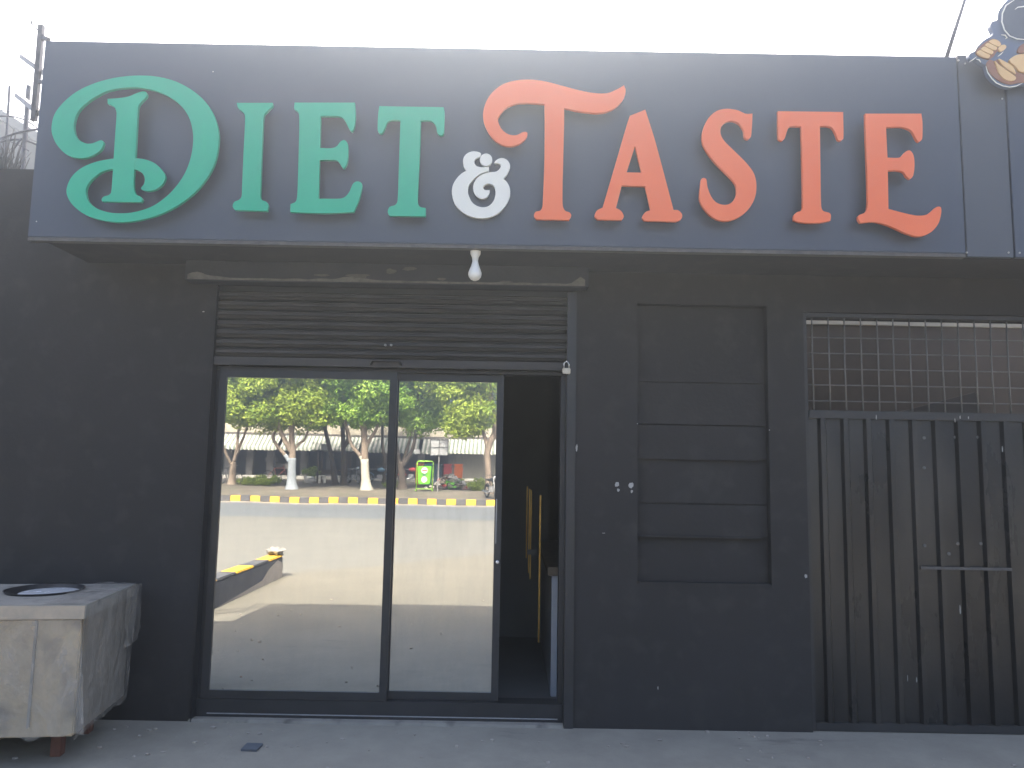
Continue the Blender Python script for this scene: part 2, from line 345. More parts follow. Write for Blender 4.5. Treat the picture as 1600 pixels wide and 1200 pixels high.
def stripe_mat():
    m = bpy.data.materials.new('striped_awning'); m.use_nodes = True; t = m.node_tree; L = t.links.new
    p = t.nodes['Principled BSDF']; p.inputs['Roughness'].default_value = .7
    tc = nd(t, 'ShaderNodeTexCoord'); sp = nd(t, 'ShaderNodeSeparateXYZ'); L(tc.outputs['Object'], sp.inputs[0])
    a = nd(t, 'ShaderNodeMath', operation='MULTIPLY'); a.inputs[1].default_value = 1/.26; L(sp.outputs[0], a.inputs[0])
    f = nd(t, 'ShaderNodeMath', operation='FRACT'); L(a.outputs[0], f.inputs[0])
    g = nd(t, 'ShaderNodeMath', operation='GREATER_THAN'); g.inputs[1].default_value = .5; L(f.outputs[0], g.inputs[0])
    mx = nd(t, 'ShaderNodeMix', data_type='RGBA'); L(g.outputs[0], mx.inputs[0]); mx.inputs[6].default_value = (.50,.48,.42,1); mx.inputs[7].default_value = (.17,.205,.16,1)
    L(mx.outputs[2], p.inputs['Base Color']); return m
M['stripe'] = stripe_mat()

# ------------------------------------------------------------------ ground
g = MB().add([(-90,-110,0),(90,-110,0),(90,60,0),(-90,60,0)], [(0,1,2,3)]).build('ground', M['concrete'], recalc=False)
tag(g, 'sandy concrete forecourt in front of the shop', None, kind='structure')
KY = -28.4
r_ = MB().add([(-89,KY+1.3,.004),(89,KY+1.3,.004),(89,KY+9.5,.004),(-89,KY+9.5,.004)], [(0,1,2,3)]).build('road', M['road'], recalc=False); tag(r_, kind='structure')
r_ = MB().add([(-89,KY,.004),(89,KY,.004),(89,KY+1.3,.004),(-89,KY+1.3,.004)], [(0,1,2,3)]).build('road_gutter', M['gutter'], recalc=False); tag(r_, kind='structure')
# raised verge behind the kerb
def vz(y):                                                        # verge height
    pts = [(28.4,.22),(29.2,.26),(34,.43),(39,.55),(44,.72),(60,.75),(160,.75)]; a = -y
    for (a0,z0),(a1,z1) in zip(pts, pts[1:]):
        if a <= a1: return z0+(z1-z0)*max(0, a-a0)/(a1-a0)
    return .75
vb = MB(); xs = [-89,-60]+[-30+i*.6 for i in range(101)]+[60,89]; ys = [KY-.22-.5*i for i in range(38)]+[-50,-70,-109]
for j, y in enumerate(ys):
    for i, x in enumerate(xs):
        n = mnoise.noise(Vector((x*.5, y*.5, 3)))*.07 + mnoise.noise(Vector((x*1.7, y*1.7, 9)))*.03
        vb.v.append(Vector((x, y, vz(y) + (n if j > 1 else 0))))
for j in range(len(ys)-1):
    for i in range(len(xs)-1):
        a = j*len(xs)+i; vb.f.append([a+len(xs), a+len(xs)+1, a+1, a])
v_ = vb.build('verge', M['verge'], smooth=True, recalc=False); tag(v_, kind='structure')
# striped kerb, block by block
kerb = empty('kerb', (0, KY, 0), 'far kerb in yellow and black painted blocks along the road', 'kerb')
BL = .425; kx0 = X(358, 780, -KY) - 28*BL
km = [MB().box(0,BL-.012,-.22,0,0,.25).mesh('kerb_block', M[c], bevel=.018) for c in ('kerb_y','kerb_k')]
for i in range(80):
    o = bpy.data.objects.new('kerb_block', km[i%2]); COL.objects.link(o); o.parent = kerb
    o.location = (kx0+i*BL, 0, rnd.uniform(-.012,.008)); o.rotation_euler = (rnd.uniform(-.02,.02), 0, rnd.uniform(-.012,.012))

# ------------------------------------------------------------------ shop building
WT = Z(20,264)                                                         # wall top
GX0, GX1, SF, ST = X(341,830,GY), X(772,830,GY), 0, 0
OL, OR = X(317,830), X(893,830)                                   # door opening
ZS = Z(560,1090); ZSH = Z(600,574); ZST = Z(600,456); 
NL, NR = X(996,700), X(1202,700); NT, NB = Z(1100,476), Z(1100,914)
GL = X(1262,800); GT = Z(1420,490)
shop = empty('shop_building', (0,0,0), 'single-storey charcoal painted shop front below the big sign', 'building')
wl = .28
box('wall', M['wall'], shop, -7.5, OL, 0, wl, -.05, WT)
box('wall', M['wall'], shop, OL, OR, 0, wl, ZST+.03, WT)
box('wall', M['wall'], shop, OR, NL, 0, wl, -.05, WT)
box('wall', M['wall'], shop, NL, NR, 0, wl, NT, WT)
box('wall', M['wall'], shop, NL, NR, 0, wl, -.05, NB)
box('wall', M['wall'], shop, NR, GL, 0, wl, -.05, WT)
box('wall', M['wall'], shop, GL, 7.5, 0, wl, GT, WT)
box('roof', M['wall'], shop, -7.5, GL, wl, 6.5, WT-.25, WT-.02)
box('side_wall', M['dark'], shop, GL-.25, GL-.002, wl, 6.5, 0, WT-.25)
box('side_wall', M['dark'], shop, -7.5, -7.25, wl, 6.5, 0, WT-.25)
box('back_wall', M['dark'], shop, -7.25, GL-.25, 6.2, 6.5, 0, WT-.25)
box('inner_floor', M['dark'], shop, -7.25, GL-.25, wl, 6.2, .006, .03)
# niche with lapped boards
niche = MB().box(NL, NR, .065, wl, NB, NT).build('niche', M['wall'], shop)
yb = [476, 597, 664, 717, 788, 840, 914]
for i in range(6):
    z1, z0 = Z(1100, yb[i]), Z(1100, yb[i+1])
    d0 = [.0, .006, .014, .0, .007, .0][i]
    b = MB(); y = .060-d0
    b.add([(NL+.004,y,z1-.004),(NR-.004,y,z1-.004),(NR-.004,y-.007,z0+.004),(NL+.004,y-.007,z0+.004),
           (NL+.004,.068,z1-.004),(NR-.004,.068,z1-.004),(NR-.004,.068,z0+.004),(NL+.004,.068,z0+.004)],
          [(0,1,2,3),(4,7,6,5),(0,4,5,1),(1,5,6,2),(2,6,7,3),(3,7,4,0)])
    b.build('board', M['wall'], niche)
for yy, pr in ((717,.02),(840,.03),(914,.13)):
    z = Z(1100, yy)
    box('lip', M['wall'], niche, NL+.006, NR-.006 if yy == 914 else NR-.05, .058-pr if yy < 900 else -.004, .061, z-.006, z+.006 if yy < 900 else z+.012)
# lintel beam over the shutter, chipped along its lower edge
BXL, BXR = X(289,420,-.12), X(920,420,-.12); BZB = Z(600,443,-.12); BZT = 2.92
beam = MB().box(BXL, BXR, -.12, -.004, BZB, BZT).build('lintel_beam', M['beam'], shop, bevel=.008)
def patch(name, mat, parent, px, py, w, h, Y, seed, n=14, th=.003):
    r = random.Random(seed); c = at(px, py, Y); pts = []
    for k in range(n):
        a = 2*math.pi*k/n; q = r.uniform(.65, 1.1); pts.append((c.x+math.cos(a)*w*q, Y, c.z+math.sin(a)*h*q))
    return MB().prism([pts], (0,-th,0)).build(name, mat, parent)
eb = MB(); r = random.Random(3); top = []; xx = BXL+.02
while xx < BXR-.02:
    u = (xx-BXL)/(BXR-BXL)
    h = .012 + .016*abs(mnoise.noise(Vector((xx*6,0,1)))) + (.035*math.exp(-((u-.03)/.03)**2)) + (.045*math.exp(-((u-.98)/.015)**2)) + .02*math.exp(-((u-.42)/.04)**2)
    top.append((xx, -.1205, BZB+.006+h)); xx += .03
pts = [(p[0], -.1205, BZB+.006) for p in reversed(top)] + top
eb.prism([pts], (0,-.003,0)).build('chipped_plaster_edge', M['plaster'], beam)
for (px, py, w_, h_, s_) in ((560,431,.085,.014,1),(611,424,.035,.02,2),(640,420,.05,.012,5),(505,430,.06,.009,4),(690,436,.03,.010,6),(790,440,.05,.006,7)):
    patch('plaster_scar', M['trim'], beam, px, py, w_, h_, -.1205, s_)
# bare patches on the charcoal wall
for (px, py, w_, h_, s_) in ((964,757,.015,.018,11),(966,766,.010,.012,19),(986,758,.018,.022,12),(987,768,.008,.012,23),(318,487,.008,.004,13),(901,700,.007,.026,14),(996,662,.004,.004,15),(1202,672,.004,.005,16),(943,833,.012,.002,17),(1259,900,.010,.014,18),(1028,1075,.003,.012,20)):
    patch('bare_patch', M['chip'], shop, px, py, w_, h_, -.0005, s_)
# soffit behind the sign, with lighter band on the right
SY = -.52
soff = box('soffit', M['wall'], shop, X(60,368,SY)+.02, 5.6, SY+.05, -.002, 2.915, 2.965)
box('soffit_band', M['trim'], shop, X(1255,405,-.1), 5.5, -.05, -.003, Z(1420,419,-.05), Z(1420,409,-.05))

# ------------------------------------------------------------------ roller shutter
sh = empty('roller_shutter', (X(610,515), .03, ZSH), 'dusty grey roller shutter pulled halfway down above the glass door', 'shutter')
SL, SR = X(334,515), X(889,515); NS = 7; hs = (ZST-ZSH-.06)/NS
sm = MB(); prof = []
for k in range(13):                                               # one curved slat with two ribs
    u = k/12; prof.append((.034 - .016*math.sin(math.pi*u) - (.008 if k in (4,9) else 0) + (.010 if k in (0,12) else 0), u*hs))
vs = [(SL, y, z) for y, z in prof] + [(SR, y, z) for y, z in prof] + [(SL, y+.004, z) for y, z in prof] + [(SR, y+.004, z) for y, z in prof]
n = len(prof); fs = [(i, i+n, i+n+1, i+1) for i in range(n-1)] + [(2*n+i, 2*n+i+1, 3*n+i+1, 3*n+i) for i in range(n-1)]
sm.add(vs, fs); slat_me = sm.mesh('slat', M['shutter'], recalc=False)
for i in range(NS):
    o = link('slat', slat_me, sh); o.location.z += ZSH+.06+i*hs; o.location.y += rnd.uniform(-.004,.004)
bb = MB().box(SL, SR, .004, .04, ZSH, ZSH+.055).build('bottom_bar', M['shutter'], sh, bevel=.004)
hb = MB(); c = at(603,567,.0)
hb.tube([c+Vector((-.10,.01,-.01)), c+Vector((-.085,-.018,.014)), c+Vector((.085,-.018,.012)), c+Vector((.10,.01,-.012))], .009, 8).build('pull_handle', M['alu'], bb, smooth=True)
for px in (602,611):
    c = at(px,539,.0); MB().lathe(c+Vector((0,.012,0)), [(.008,0),(.008,.012),(.004,.014)], 10, (0,-1,0)).build('bolt', M['metal'], sh)
for a, b_ in ((OL-.002, SL+.012),(SR-.012, OR+.02)):
    MB().box(a, b_, -.016, .10, -.002, ZST+.02).build('guide_rail', M['alu'], sh, bevel=.004)
box('shutter_hood', M['alu'], sh, OL, OR, .03, .20, ZST-.01, ZST+.028)

# ------------------------------------------------------------------ sliding glass door
door = empty('sliding_door', ((GX0+GX1)/2, GY, 0), 'black aluminium sliding door with two mirror glass panes reflecting the street', 'door')
gt, gb = Z(565,593,GY), Z(545,1081,GY); X1, X2, X3 = X(601.5,830,GY), X(614,830,GY), X(783,830,GY)
JR = X(874,830,GY)
fr = MB(); fr.box(SL-.03, JR+.06, GY+.002, GY+.12, gt+.052, ZSH-.002).box(SL-.03, JR+.06, GY-.012, GY+.12, .01, gb-.052)
fr.box(SL-.03, GX0-.052, GY-.002, GY+.12, gb-.05, gt+.05).box(JR, JR+.06, GY-.002, GY+.12, gb-.05, gt+.05)
fr.build('frame', M['alu'], door, bevel=.003)
box('track', M['metal'], door, GX0, JR, GY-.016, GY-.012, .034, .040)
def leaf(x0, x1, y, gm, st0, st1):
    o = box('glass_pane', gm, door, x0, x1, y, y+.006, gb, gt)
    f = MB().box(x0-st0, x0, y-.012, y+.02, gb-.05, gt+.05).box(x1, x1+st1, y-.012, y+.02, gb-.05, gt+.05)
    f.box(x0, x1, y-.011, y+.02, gt, gt+.05).box(x0, x1, y-.011, y+.02, gb-.05, gb)
    f.build('pane_frame', M['alu'], o)
    return o
leaf(GX0, X1, GY, M['glass1'], .05, X2-X1-.004)
p2 = leaf(X2+.002, GX1, GY+.045, M['glass2'], .03, X3-GX1)
c = at(777,878,GY+.03); MB().lathe(c+Vector((0,.004,0)), [(.011,0),(.011,.012),(.006,.014)], 12, (0,-1,0)).build('lock_cylinder', M['chrome'], p2)
box('pull_strip', M['metal'], p2, X(775,810,GY)-.003, X(775,810,GY)+.004, GY+.026, GY+.032, Z(775,850,GY), Z(775,780,GY))

# inside the open doorway
ct = empty('counter', (X(862,980,.9), .9, .03), 'white sided serving counter with brown top inside the open doorway', 'counter')
cz = Z(862,880,.75); cx0 = X(860,950,.7)
box('counter_body', M['counter_w'], ct, cx0, cx0+1.2, .55, 2.6, .031, cz-.06, bevel=.004)
box('counter_top', M['counter_t'], ct, cx0-.03, cx0+1.23, .52, 2.63, cz-.06, cz, bevel=.006)
for k, (px, y0, y1, Yd, w_) in enumerate(((822.5,760,872,2.4,.010),(826.5,764,895,2.0,.009),(829,766,905,1.9,.009),(843.5,774,1004,1.3,.013))):
    z0, z1 = Z(px,y1,Yd), Z(px,y0,Yd)
    o = box('gold_strip', M['gold'], None, X(px,850,Yd)-w_/2, X(px,850,Yd)+w_/2, Yd, Yd+.02, max(z0,.031), z1)  # reflections of edge trim, modelled as solid gold strips
    tag(o, ['leftmost thin gold strip standing inside the doorway','second gold strip from the left inside the doorway','third gold strip from the left inside the doorway','longest gold strip, nearest the counter in the doorway'][k], 'trim strip', 'gold strips inside the doorway')
Yd = 2.45
pt = MB().box(X(786,800,Yd)-.4, X(838,800,Yd)+.12, Yd, Yd+.06, .031, 2.9).box(X(835,863,1.3)-.06, X(835,863,1.3)+.02, 1.31, 1.33, Z(835,867,1.3), Z(835,859,1.3)).build('partition', M['dark'], shop)

# ------------------------------------------------------------------ padlock and bulb
pl = empty('padlock', at(885,580,-.03), 'small brass padlock hanging at the right end of the shutter', 'padlock')
c = at(885,579,-.034); MB().box(c.x-.026, c.x+.026, c.y-.010, c.y+.010, c.z-.022, c.z+.016).build('lock_body', M['brass'], pl, bevel=.004)
MB().tube([c+Vector((-.017,0,.014)), c+Vector((-.017,0,.042)), c+Vector((-.011,0,.055)), c+Vector((0,0,.060)), c+Vector((.011,0,.055)), c+Vector((.017,0,.042)), c+Vector((.017,0,.014))], .0045, 8).build('shackle', M['chrome'], pl, smooth=True)
lb = empty('light_bulb', at(743,388,-.46), 'unlit white bulb hanging in a holder under the sign', 'light bulb')
c = at(743,388,-.455); c.z = 2.915; hb_ = .17/45*1.02
MB().lathe(c, [(.031,0),(.031,-.022),(.020,-.045),(.018,-.065)], 24).build('lamp_holder', M['bulb'], lb, smooth=R(40))
MB().lathe(c, [(.0175,-.0655),(.019,-.072),(.024,-.095),(.033,-.118),(.040,-.138),(.0405,-.150),(.036,-.166),(.025,-.180),(.010,-.187),(.001,-.188)], 24).build('bulb', M['bulb'], lb, smooth=True)

# ------------------------------------------------------------------ shop sign
sign = empty('shop_sign', (0, SY, 2.9), 'long blue-grey sign board with raised green, white and coral letters', 'sign')
SX0 = X(57,214,SY); SX1 = X(1503,240,SY); SZ0 = Z(775,383,SY); SZ1 = Z(785,76,SY)
box('panel', M['acp'], sign, SX0, SX1-.004, SY, SY+.035, SZ0, SZ1, bevel=.004)
box('bottom_edge', M['trim'], sign, SX0, SX1-.004, SY+.003, SY+.05, SZ0-.022, SZ0-.001)
fm = MB()
for k in range(7):
    x = SX0+.15+k*(SX1-SX0-.3)/6; fm.box(x-.02, x+.02, SY+.037, SY+.077, SZ0, SZ1-.02); fm.beam((x, SY+.08, SZ1-.1), (x, .25, WT-.02), .035, .035)
for z in (SZ0+.25, SZ1-.08): fm.box(SX0+.05, SX1-.05, SY+.079, SY+.115, z-.02, z+.02)
fm.build('back_frame', M['pipe'], sign)
LY = -.60
def outline(pts, sc, ox, oy, Y, sub=5):
    n = len(pts); P = [Vector((p[0]/sc+ox, p[1]/sc+oy)) for p in pts]; cn = [len(p) > 2 for p in pts]; out = []
    for i in range(n):
        p0, p1, p2, p3 = P[i-1], P[i], P[(i+1)%n], P[(i+2)%n]
        t1 = (p2-p1) if cn[i] else (p2-p0)*.5
        t2 = (p2-p1) if cn[(i+1)%n] else (p3-p1)*.5
        d = (p2-p1).length
        if not cn[i] and t1.length > d*1.1: t1 = t1.normalized()*d*1.1
        if not cn[(i+1)%n] and t2.length > d*1.1: t2 = t2.normalized()*d*1.1
        if cn[i] and cn[(i+1)%n]: out.append(p1); continue
        for k in range(sub):
            u = k/sub; u2 = u*u; u3 = u2*u
            out.append(p1*(2*u3-3*u2+1)+t1*(u3-2*u2+u)+p2*(-2*u3+3*u2)+t2*(u3-u2))
    return [at(q.x, q.y, Y) for q in out]
def letter(name, mat, shapes, sc, ox, oy, label=None, parent=sign, Y=LY, th=.022, sub=5, pins=()):
    m = MB()
    for k, s_ in enumerate(shapes):
        loops = s_ if isinstance(s_[0], list) else [s_]
        yy = Y - .002*k; m.prism([outline(l, sc, ox, oy, yy, sub) for l in loops], (0, th-.001*k, 0))
    for (x, y) in pins:
        q = at(x/sc+ox, y/sc+oy, Y); m.tube([(q.x, Y+th-.002, q.z), (q.x, SY+.002, q.z)], .008, 6)
    o = m.build(name, mat, parent)
    if label: o['label'] = label
    return o
Q = 1
D1 = [(435,530),(440,548),(415,600),(340,645),(260,657),(170,635),(100,570),(62,500),(50,430),(70,335),(130,250),(230,165),(350,105),(480,65),(600,45),(720,38),(850,48),(980,82),(1100,145),(1200,230),(1270,340),(1302,460),(1300,570),(1275,690),(1220,800),(1130,910),(1000,1010),(860,1080),(700,1125),(560,1138),(420,1122),(300,1080),(210,1010),(168,940),(165,880),(200,800),(270,735),(370,690),(470,668),(530,660),(600,655),(680,658),(760,670),(830,700),(885,755),(903,800),(880,855),(830,893),(770,905),(728,895),(722,880),(745,850),(750,810),(735,775),(700,750),(660,741),(600,738),(500,741),(420,765),(350,820),(312,880),(310,930),(330,985),(390,1035),(480,1065),(560,1072),(640,1068),(740,1045),(840,1000),(950,910),(1040,790),(1090,670),(1112,540),(1105,430),(1070,330),(1000,245),(900,180),(800,145),(700,127),(600,130),(500,145),(420,175),(330,230),(255,300),(222,380),(220,450),(245,510),(300,545),(350,548),(395,532),(420,524)]
D2 = [(470,213,1),(560,207),(630,195),(690,170),(735,158),(762,165),(762,195),(735,225),(705,260),(697,300),(690,420),(680,620),(672,740),(665,820),(668,890),(685,930),(715,945),(733,968),(722,988,1),(430,983,1),(426,968),(440,948),(480,935),(497,915),(505,840),(515,680),(528,480),(538,320),(525,280),(500,262),(472,252,1)]
letter('letter', M['green'], [D1, D2], 4.8, 70, 110, 'large green swirling letter D', pins=((600,700),(1200,550),(150,430),(560,1100),(700,80)))
I1 = [(88,92,1),(338,92,1),(335,115),(300,150),(280,172),(272,220),(262,450),(255,650),(252,740),(262,765),(295,780),(308,805),(300,843,1),(75,836,1),(60,810),(72,780),(105,765),(122,740),(125,680),(135,450),(145,250),(145,180),(130,155),(100,130)]
letter('letter', M['green'], [I1], 4.444, 350, 140, 'green letter I', pins=((200,200),(190,700)))
E1 = [(490,90,1),(908,90,1),(913,170),(907,250),(888,290),(868,270),(840,215),(815,190),(770,183),(672,183,1),(666,405,1),(740,407),(780,395),(810,360),(838,352),(858,375),(862,440),(855,510),(832,547),(815,530),(790,495),(760,488),(664,488,1),(657,757,1),(800,757),(840,745),(870,710),(895,655),(925,637),(955,650),(957,685),(935,770),(900,850,1),(690,858),(460,850,1),(462,795,1),(495,780),(507,750),(512,650),(522,300),(522,180),(510,150),(488,135)]
letter('letter', M['green'], [E1], 4.444, 350, 140, 'green letter E', pins=((590,150),(580,800)))
T1 = [(1078,115,1),(1525,122,1),(1532,160),(1530,240),(1525,305),(1505,318),(1482,300),(1470,250),(1440,217),(1367,213,1),(1360,450),(1345,770),(1358,812),(1400,822,1),(1400,880,1),(1150,876,1),(1137,850),(1150,815),(1190,800),(1205,770),(1212,600),(1225,212,1),(1170,210),(1135,225),(1118,265),(1100,300),(1080,303),(1067,280),(1070,180)]
letter('letter', M['green'], [T1], 4.444, 350, 140, 'green letter T', pins=((1290,180),(1280,800)))
A1 = [(515,95,1),(505,150,1),(450,170),(415,205),(415,250),(450,295),(520,312),(640,308,1),(640,375,1),(560,395),(480,430),(400,500),(330,590),(312,670),(320,740),(370,850),(450,915),(550,938),(640,915),(710,840),(740,740),(735,650),(705,595),(650,570),(600,575),(555,610),(552,640),(580,668),(650,670,1),(650,700),(625,760),(580,795),(530,803),(460,775),(410,710),(392,630),(410,550),(470,470),(550,420),(650,392),(750,380),(800,345),(825,300),(815,265),(780,248),(728,252,1),(725,235),(770,190),(840,168),(910,190),(955,240),(970,300),(950,370),(910,440),(865,490,1),(920,545),(960,620),(972,700),(960,790),(900,910),(800,1020),(680,1085),(550,1110),(400,1095),(250,1030),(130,920),(75,800),(60,680),(85,570),(150,470),(220,405),(290,365,1),(255,320),(235,240),(245,160),(300,95),(380,65),(450,68),(490,80)]
A2 = [(595+97*math.cos(2*math.pi*k/14), 195+97*math.sin(2*math.pi*k/14)) for k in range(14)]
letter('ampersand', M['white'], [A1, A2], 10, 700, 230, 'white ampersand between the two words', Y=-.56, th=.02, pins=((200,700),(850,800)))
T2 = [(1150,92,1),(1163,130),(1150,190),(1090,260),(1010,298),(930,307),(800,293),(683,268,1),(682,400),(675,700),(670,900),(672,1030),(690,1070),(725,1085),(738,1110),(720,1143,1),(465,1138,1),(447,1110),(460,1080),(495,1070),(512,1040),(518,960),(528,700),(530,400),(528,235,1),(400,228),(300,235),(220,275),(170,340),(170,385),(200,440),(250,475),(310,480),(360,457),(393,460),(390,495),(345,540),(280,565),(210,558),(140,520),(80,440),(50,350),(60,255),(110,160),(200,85),(310,53),(420,47),(540,62),(660,93),(800,130),(920,152),(1020,152),(1090,125)]
letter('letter', M['red'], [T2], 5, 745, 115, 'large coral letter T with a curled swash', pins=((600,200),(600,1000),(110,350)))
AA = [(385,125,1),(530,68,1),(625,370),(795,1008,1),(840,1012),(875,1050),(865,1095),(820,1117,1),(520,1108,1),(500,1075),(530,1030),(580,1008,1),(528,785,1),(310,778,1),(255,990,1),(300,1015),(328,1065),(310,1102,1),(80,1097,1),(55,1065),(75,1015),(130,985,1),(255,560),(360,200)]
AH = [(433,410,1),(355,655,1),(495,658,1)]
letter('letter', M['red'], [[AA, AH]], 6, 920, 160, 'coral letter A', pins=((460,300),(190,1040),(700,1050)))
SS = [(575,105,1),(570,220),(560,320),(532,345),(500,325),(490,260),(455,205),(410,178),(360,173),(310,195),(278,240),(278,300),(310,360),(400,450),(520,570),(590,670),(612,780),(595,900),(530,1010),(430,1085),(310,1112),(200,1075),(110,980),(78,900),(85,790),(95,720),(118,708),(142,722),(155,800),(190,885),(240,940),(310,960),(370,945),(415,890),(425,830),(410,760),(340,680),(230,570),(150,465),(105,370),(110,260),(160,150),(240,80),(330,60),(430,72),(510,105)]
letter('letter', M['red'], [SS], 6, 1080, 160, 'coral letter S', pins=((190,250),(510,800)))
T3 = [(93,82,1),(705,90,1),(707,335),(680,358),(655,345),(630,280),(600,235),(550,220),(487,222,1),(492,600),(498,960),(515,1015),(575,1035),(590,1060),(585,1110,1),(500,1127),(400,1130),(300,1122),(242,1103,1),(243,1060),(270,1030),(310,1015),(326,970),(320,500),(312,225,1),(230,222),(195,235),(175,280),(155,340),(125,356),(98,335)]
letter('letter', M['red'], [T3], 6, 1200, 160, 'small coral letter T', pins=((400,150),(410,1070)))
E2 = [(120,68,1),(598,68,1),(608,150),(605,280),(580,307),(555,285),(520,220),(470,190),(400,178),(297,183,1),(310,443,1),(400,445),(430,430),(460,395),(500,382),(530,420),(540,500),(530,590),(505,623),(475,605),(445,565),(400,553),(312,553,1),(318,880,1),(450,915),(560,937),(640,930),(690,895),(725,865),(762,865),(768,910),(745,1000),(690,1070),(620,1108),(550,1112),(450,1080),(330,1025),(220,993),(160,990),(80,1000,1),(60,970),(65,935),(110,915),(133,890),(142,830),(138,600),(128,350)]
letter('letter', M['red'], [E2], 5.4533, 1330, 165, 'coral letter E with a sweeping foot', pins=((220,150),(220,850),(560,1030)))
for (px, py) in ((57,346),(333,112)):
    q = at(px, py, SY); MB().lathe((q.x, SY+.001, q.z), [(.004,0),(.004,.002),(.002,.003)], 8, (0,-1,0)).build('rivet', M['chip'], sign)
# steel frame sticking out behind the left end of the sign
sf = empty('scaffold_frame', (X(62,180,-.35), -.35, 3.4), 'thin steel pole frame standing at the left end of the sign', 'frame')
m = MB(); m.beam(at(65,40,-.38), at(53,188,-.38), .03, .03); m.build('upright', M['pipe'], sf)
for a, b_, y0, y1 in (((34,88),(76,118),.9,-.40),((27,149),(64,178),.9,-.40)):
    MB().beam(at(*a, y0), at(*b_, y1), .035, .035).build('cross_arm', M['pipe'], sf)
for a, b_ in (((64,60),(76,61)),((62,128),(72,129))):
    MB().beam(at(*a,-.38), at(b_[0],b_[1],-.44), .025, .02).build('bracket', M['pipe'], sf)
MB().tube([at(49,33,-.3), at(50,38,-.3), at(62,50,-.36), at(73,60,-.42)], .006, 6).build('wire_end', M['pipe'], sf)
for k, (a, b_, y) in enumerate((((15,134),(14,240),2.2),((45,134),(40,240),1.6))):
    p, q = at(*a, y), at(*b_, y); q.z = WT-.03
    o = MB().tube([p, (p.x+(q.x-p.x)*.5, y, (p.z+q.z)/2), q], .012 if k == 0 else .020, 6).build('roof_pole', M['pipe'])
    tag(o, ['leftmost thin upright rod on the roof','thicker upright rod on the roof beside the scaffold frame'][k], 'pole', 'rods standing on the roof')
wires = (((-25,172),(20,175),(60,196),1.9),((-25,186),(25,183),(64,206),1.7),((-25,228),(22,209),(64,202),1.5),((-25,210),(18,222),(45,236),1.4),((2,265),(20,235),(34,216),1.2),((-10,226),(25,218),(58,226),1.6))
for k, (a, b_, c_, y) in enumerate(wires):
    P0, P1, P2 = at(*a, y), at(*b_, y), at(*c_, y)
    pts = [P0*(1-u)**2+(P1*2-(P0+P2)*.5)*2*u*(1-u)+P2*u*u for u in [i/8 for i in range(9)]]
    o = MB().tube(pts, .005+.003*(k%3), 5).build('cable', M['pipe'], smooth=True)
    tag(o, ['upper thin cable crossing the sky left of the sign', 'lower straight cable crossing the sky left of the sign', 'bent rod rising to the scaffold frame at left', 'rod sloping down over the dry brush on the roof', 'short rod leaning over the wall edge at far left', 'short rod lying level behind the dry brush'][k], 'cable', 'cables over the roof at left')
bs = MB()
r = random.Random(5)
for k in range(110):
    p = at(r.uniform(-8,44), 0, .16); p.z = WT-.02; q = p + Vector((r.uniform(-.12,.12), r.uniform(-.08,.08), r.uniform(.06,.30)*(1.2 if p.x < -3.05 else .8)))
    bs.tube([p, (p+q)/2+Vector((r.uniform(-.04,.04),0,0)), q], [.006,.005,.002], 4)
o = bs.build('dry_brush', M['far']); tag(o, 'dry pale brush lying on the roof edge at left', 'brush')
o = MB().tube([at(1479,90,-.35), at(1493,45,-.35), at(1520,-42,-.35)], [.014,.013,.011], 8).build('pole', M['pipe'], smooth=True); tag(o, 'thin pole leaning up behind the right end of the sign', 'pole')
fb = empty('far_building', (-9, 9, 0), 'pale grey building far behind the roof at upper left', 'building')
q0, q1, q2 = at(-60,215,9), at(0,188,9), at(75,238,9)
MB().prism([[(q0.x,9,0),(q2.x,9,0),tuple(q2),tuple(q1),tuple(q0)]], (0,6,0)).build('wall', M['far'], fb)
MB().prism([[(q0.x-.2,8.8,q0.z),(q1.x,8.8,q1.z+.02),(q2.x+.2,8.8,q2.z-.05),(q2.x+.2,8.8,q2.z+.13),(q1.x,8.8,q1.z+.2),(q0.x-.2,8.8,q0.z+.18)]], (0,6.6,0)).build('roof', M['far'], fb)

# ------------------------------------------------------------------ neighbouring sign with the arm emblem
ns = empty('neighbour_sign', (X(1600,240,SY), SY, 2.9), 'grey sign board with a muscular arm emblem at the right edge', 'sign')
xa, xb = SX1, X(1576,240,SY)
box('backing', M['pipe'], ns, xa-.06, xb+2.2, SY+.037, SY+.06, SZ0, SZ1-.01)
box('panel', M['acp_strip'], ns, xa, xb-.004, SY-.004, SY+.03, SZ0-.02, SZ1+.01, bevel=.003)
box('panel', M['acp'], ns, xb, xb+2.2, SY-.012, SY+.03, SZ0-.02, SZ1+.01, bevel=.003)
for (px, py) in ((1510,395),(1575,395),(1591,396),(1565,155),(1497,95),(1507,100)):
    q = at(px, py, SY); MB().lathe((q.x, SY-.003 if px < 1576 else SY-.011, q.z), [(.006,0),(.006,.004),(.003,.006)], 10, (0,-1,0)).build('rivet', M['chip'], ns)
EY = -.60; es, eo = 8.571, (1460, 0)
def ep(name, mat, pts, Y, th, parent=ns, sub=4): return letter(name, mat, [pts], es, eo[0], eo[1], None, parent, Y, th, sub)
back = ep('emblem_backing', M['emb'], [(470,720),(540,685),(570,630),(660,540),(760,480),(785,440),(750,360),(770,290),(840,265),(860,150),(930,50),(1020,-30),(1250,-110),(1700,-110),(1950,100),(1950,700),(1700,1080),(1400,1130),(1180,1130),(1000,1170),(850,1120),(730,1010),(685,880),(640,850),(560,800),(480,790)], EY, .03)
ep('weight_plate', M['acp'], [(920,250),(945,120),(1020,20),(1150,-60),(1350,-80),(1560,-20),(1660,150),(1640,350),(1500,500),(1250,520),(1100,510),(1000,450),(940,360)], EY-.012, .011, back)
